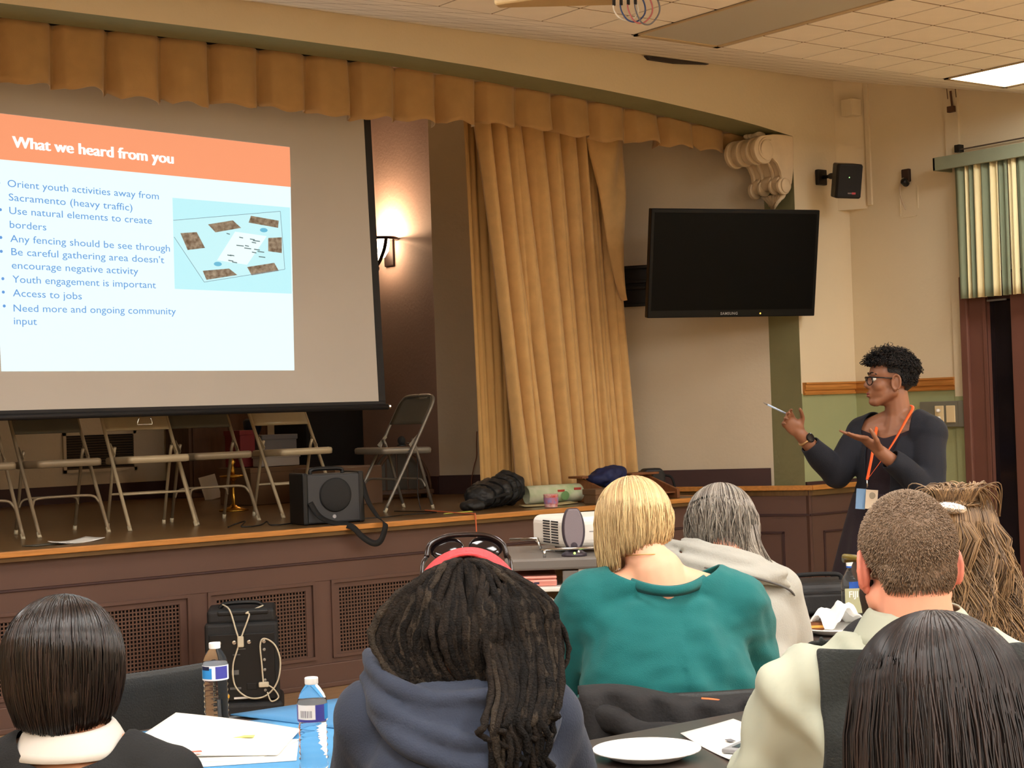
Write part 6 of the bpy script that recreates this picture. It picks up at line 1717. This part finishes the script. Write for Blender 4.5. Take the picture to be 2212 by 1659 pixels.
# water bottles ------------------------------------------------------------------------------
PET = mat('clear_bottle', (250, 252, 253), .05, trans=1.0, ior=1.12)
WATER = mat('water', (250, 252, 255), .0, trans=1.0, ior=1.06)
CAPW = mat('bottle_cap_white', (240, 238, 234), .4)
LBB = mat('label_blue', (40, 92, 186), .5); LBV = mat('label_violet', (66, 66, 150), .5); LBW = mat('label_white', (232, 232, 232), .5); LBC = mat('label_sky', (46, 140, 210), .5)
def band(mb, r, z0, z1, a0, a1, n=16):
    mb.grid([[(r*math.cos(a0+(a1-a0)*i/n), r*math.sin(a0+(a1-a0)*i/n), z) for i in range(n+1)] for z in (z0, z1)]); return mb
def water_bottle(label, x, y, rz, barcode=False):
    t = thing('water_bottle', label, 'bottle', (x, y, TZ+.001), rz, 'half-litre water bottles on the near table')
    pr = [(.0, .004), (.024, .0), (.030, .006), (.031, .012)]
    for k in range(7):
        z = .018+.0135*k; pr += [(.0316, z), (.0292, z+.005), (.0292, z+.008)]
    pr += [(.0318, .113), (.0324, .118), (.0324, .148), (.0318, .153), (.030, .162), (.0225, .178), (.0145, .188), (.0125, .191), (.0125, .1945)]
    b = obj('bottle_body', MB().lathe(pr, 28, caps=True), PET, t, smooth=True)
    w_ = [(max(0, r-.0016), z+.001) for r, z in pr if z < .157]
    obj('water', MB().lathe(w_+[(0.0, .1575)], 28, caps=True), WATER, t, smooth=True)
    c = MB().lathe([(.0142, .190), (.0148, .192), (.0148, .203), (.0135, .2045), (0, .2045)], 24)
    obj('cap', c, CAPW, t, auto=40)
    obj('label', band(MB(), .0330, .112, .149, 0, 2*math.pi, 32), LBW, t, smooth=True)
    c0 = -math.pi/2
    l2 = t
    if not barcode:
        obj('label_print', band(MB(), .0332, .116, .143, c0-1.2, c0-.1), LBC, t, smooth=True)
        obj('label_print', band(MB(), .0332, .116, .147, c0+.18, c0+1.25), LBV, t, smooth=True)
        obj('label_print', band(MB(), .0333, .138, .1475, c0-1.2, c0-.3), mat('label_navy', (24, 30, 66), .5), t, smooth=True)
    else:
        obj('label_print', band(MB(), .0332, .1125, .118, c0-1.25, c0+1.2), LBV, t, smooth=True)
        obj('label_print', band(MB(), .0332, .116, .149, c0+.32, c0+1.0), LBV, t, smooth=True)
        obj('label_print', band(MB(), .0332, .116, .149, c0+1.0, c0+1.7), LBC, t, smooth=True)
        obj('label_print', band(MB(), .0332, .116, .149, c0-1.4, c0-1.05), LBV, t, smooth=True)
        rb = random.Random(9)
        for k in range(14):
            a = c0-.72+.06*k; obj('barcode_bar', band(MB(), .0333, .122, .137, a, a+rb.uniform(.012, .035), 2), mat('label_navy', (24, 30, 66), .5), t)
    return t
water_bottle('clear water bottle with blue label behind the white papers', 1.97, 3.875, -YAW)
water_bottle('clear water bottle with barcode label nearest the slate hoodie', 1.846, 3.182, -YAW, True)

fj = thing('square_bottle', 'square clear water bottle with a blue cap ring on the far table', 'bottle', (4.45, 3.955, TZ+.001), -YAW)
def rsq(h, r=.25):
    pts = []
    for (sx, sy, a0) in ((1, 1, 0), (-1, 1, 90), (-1, -1, 180), (1, -1, 270)):
        for k in range(5):
            a = math.radians(a0+22.5*k); pts.append((sx*h*(1-r)+h*r*math.cos(a), sy*h*(1-r)+h*r*math.sin(a)))
    return pts
rows = [[(x, y, z) for x, y in rsq(h, rr_)] for h, z, rr_ in ((.028, 0, .3), (.031, .006, .3), (.031, .125, .3), (.029, .14, .4), (.018, .168, .8), (.0135, .178, 1), (.0135, .188, 1))]
obj('bottle_body', MB().grid(rows, cu=True, caps=True), PET, fj, smooth=True)
obj('cap', MB().lathe([(.0150, .190), (.0155, .205), (.013, .207), (0, .207)], 20), CAPW, fj, auto=40)
obj('cap_ring', MB().lathe([(.0153, .184), (.0153, .190), (.012, .190)], 20), LBB, fj)
obj('label_back', MB().box(-.002, .029, .0315, .0325, .03, .13), LBB, fj)
obj('label_front', MB().box(-.029, .029, -.0325, -.0315, .03, .115), mat('label_olive', (176, 176, 140), .5), fj)
vs, fs = text_mesh('FIJI', .030, .0006, 'CENTER', .95)
obj('label_lettering', MB().add([(x, -.034, y+.085) for x, y, z in vs], fs), LBW, fj, recalc=False)

# plates, napkins, papers -----------------------------------------------------------------------
FOAM = mat('white_foam', (240, 240, 236), .6)
def plate(label, x, y, r, z=TZ):
    o = obj('plate', MB().lathe([(0, .003), (r*.62, .003), (r*.70, .006), (r*.93, .020), (r, .021), (r, .024), (r*.92, .024), (r*.70, .011), (0, .008)], 40, caps=False), FOAM, smooth=True)
    o.location = (x, y, z); return tag(o, label, 'plate')
plate('white foam plate on the near dark table', 2.435, 2.765, .118)
fp = plate('white foam plate with a napkin and pastry on the far table', 4.175, 3.785, .112)
def crumpled(nm, label, cx, cy, z, wd, dp, h, m, seed, cat):
    r = random.Random(seed); rows = []
    for j in range(15):
        v = j/14-.5; rows.append([(cx+wd*u+.01*noise.noise(Vector((u*5, v*5, seed))), cy+dp*v+.01*noise.noise(Vector((u*5, v*5, seed+7))), z+h*max(0, .35+.9*noise.noise(Vector((u*3.2, v*3.2, seed+3)))+.35*(1-4*max(u*u, v*v)))) for u in (i/14-.5 for i in range(15))])
    o = obj(nm, MB().grid(rows), m, smooth=True); o.modifiers.new('s', 'SOLIDIFY').thickness = .001
    return tag(o, label, cat)
NAP = mat('napkin_white', (242, 241, 238), .85)
crumpled('napkin', 'crumpled white napkin on the far plate', 4.205, 3.80, TZ+.022, .17, .14, .075, NAP, 3, 'napkin')
ps_ = thing('pastry', 'brown and yellow slice of pastry on the far plate', 'food', (4.125, 3.83, TZ+.014), -YAW)
obj('crust', MB().box(-.03, .03, -.02, .02, 0, .026), mat('pastry_brown', (122, 70, 34), .7, var=.3, vscale=40), ps_, bev=.006)
obj('filling', MB().box(-.022, .032, -.022, .018, .008, .018), mat('pastry_yellow', (224, 164, 70), .6), ps_, bev=.004)
sheet('napkin_sheet', [(4.10, 3.70), (4.22, 3.62), (4.30, 3.72), (4.18, 3.80)], TZ+.001, NAP, 'flat white paper under the far plate', th=.001)
pe = obj('pen', MB().tube([(4.15, 3.92, TZ+.006), (4.22, 3.97, TZ+.006)], .005, 8), mat('pen_blue', (36, 70, 200), .4), smooth=True); tag(pe, 'blue pen lying on the far table beside the plate', 'pen')
# white handout next to the near plate with a card reader on it
sheet('handout', [(2.535, 2.615), (2.66, 2.90), (2.86, 2.93), (2.76, 2.55)], TZ+.001, PAPER, 'white handout sheet beside the near plate', th=.0015, curl=.004)
hs = thing('memory_device', 'small grey device lying on the white handout', 'device', (2.625, 2.66, TZ+.006), .35)
obj('case', MB().box(-.05, .05, -.03, .03, 0, .010), mat('grey_device', (150, 150, 152), .35), hs, bev=.003)
obj('window', MB().box(-.03, .03, -.018, .014, .010, .011), mat('device_dark', (70, 70, 74), .3), hs)
sheet('sticker', [(2.665, 2.745), (2.675, 2.77), (2.69, 2.765), (2.68, 2.74)], TZ+.006, GREYC, 'small grey printed mark on the handout', 'print', th=.001)

# blue boards and papers on the left table
BLUE = mat('blue_board', (74, 148, 200), .6, var=.03, vscale=4)
sheet('blue_board', [(1.45, 3.12), (2.20, 3.14), (2.155, 3.80), (1.70, 3.925)], TZ+.001, BLUE, 'light blue board spread over the left table under the papers', 'board', th=.003)
sheet('blue_board', [(2.16, 3.45), (2.36, 3.45), (2.36, 3.93), (2.04, 3.935)], TZ+.0045, mat('blue_board_dark', (66, 132, 184), .6), 'second blue board at the right end of the left table', 'board', th=.003)
def paper_poly(label, c, z, curl, m=PAPER):
    """sheet from four 3-D corners"""
    a, b, cc, d = [Vector(p) for p in c]; rows = []
    for j in range(11):
        v = j/10; rows.append([((a*(1-u)+b*u)*(1-v)+(d*(1-u)+cc*u)*v)+Vector((0, 0, curl*math.sin(math.pi*u)*(1-v)*.5)) for u in (i/10 for i in range(11))])
    o = obj('handout', MB().grid(rows), m, smooth=True); o.modifiers.new('s', 'SOLIDIFY').thickness = .0012
    return tag(o, label, 'paper')
paper_poly('large white handout with a raised corner beside the dark bob', [(1.80, 3.754, .80), (2.046, 3.584, .748), (1.86, 3.367, .744), (1.56, 3.60, .752)], 0, .006)
paper_poly('white handout under the raised sheet on the blue board', [(1.70, 3.80, .745), (1.995, 3.50, .743), (1.80, 3.36, .7425), (1.50, 3.62, .743)], 0, .0)
paper_poly('dog-eared white sheet near the barcode bottle', [(1.80, 3.58, .741), (1.985, 3.49, .741), (1.87, 3.30, .741), (1.64, 3.42, .741)], 0, .0)
sheet('yellow_note', [(1.86, 3.575), (1.90, 3.545), (1.885, 3.525), (1.845, 3.555)], .7595, mat('yellow_note_paper', (236, 226, 120), .7), 'small yellow sticky note on the white handout', 'note', th=.001)
sheet('red_mark', [(1.70, 3.50), (1.73, 3.485), (1.725, 3.47), (1.695, 3.485)], .757, mat('red_mark_ink', (206, 110, 90), .7), 'small reddish mark on the white handout', 'print', th=.001)
og = thing('orange_cup', 'orange lidded cup half hidden by the slate hoodie', 'cup', (2.005, 3.245, TZ+.001))
obj('cup_wall', MB().lathe([(.030, 0), (.036, .075), (.033, .075), (.028, .004)], 24), mat('orange_plastic', (238, 96, 44), .35), og, smooth=True)
obj('lid', MB().lathe([(.038, .075), (.038, .082), (.03, .088), (0, .089)], 24), mat('orange_plastic_lid', (226, 82, 36), .35), og, auto=40)
# black soft case on the far table
bg = thing('black_soft_case', 'black zipped soft case on the far table before the presenter', 'bag', (4.55, 4.20, TZ), -YAW+.05)
obj('case_body', MB().box(-.17, .15, -.11, .11, 0, .12), NYL, bg, bev=.03, seg=4)
obj('front_pocket', MB().box(-.16, .13, -.125, -.10, .01, .085), NYL, bg, bev=.012, seg=3)
obj('zip', MB().box(-.16, .135, -.128, -.122, .086, .091), mat('zip_dark', (50, 50, 52), .4, metal=.5), bg)
obj('carry_handle', MB().tube(bez([(-.10, -.02, .12), (-.08, -.02, .14), (.06, -.02, .14), (.08, -.02, .12)], 6), .008, 6), BLACKM, bg, smooth=True)
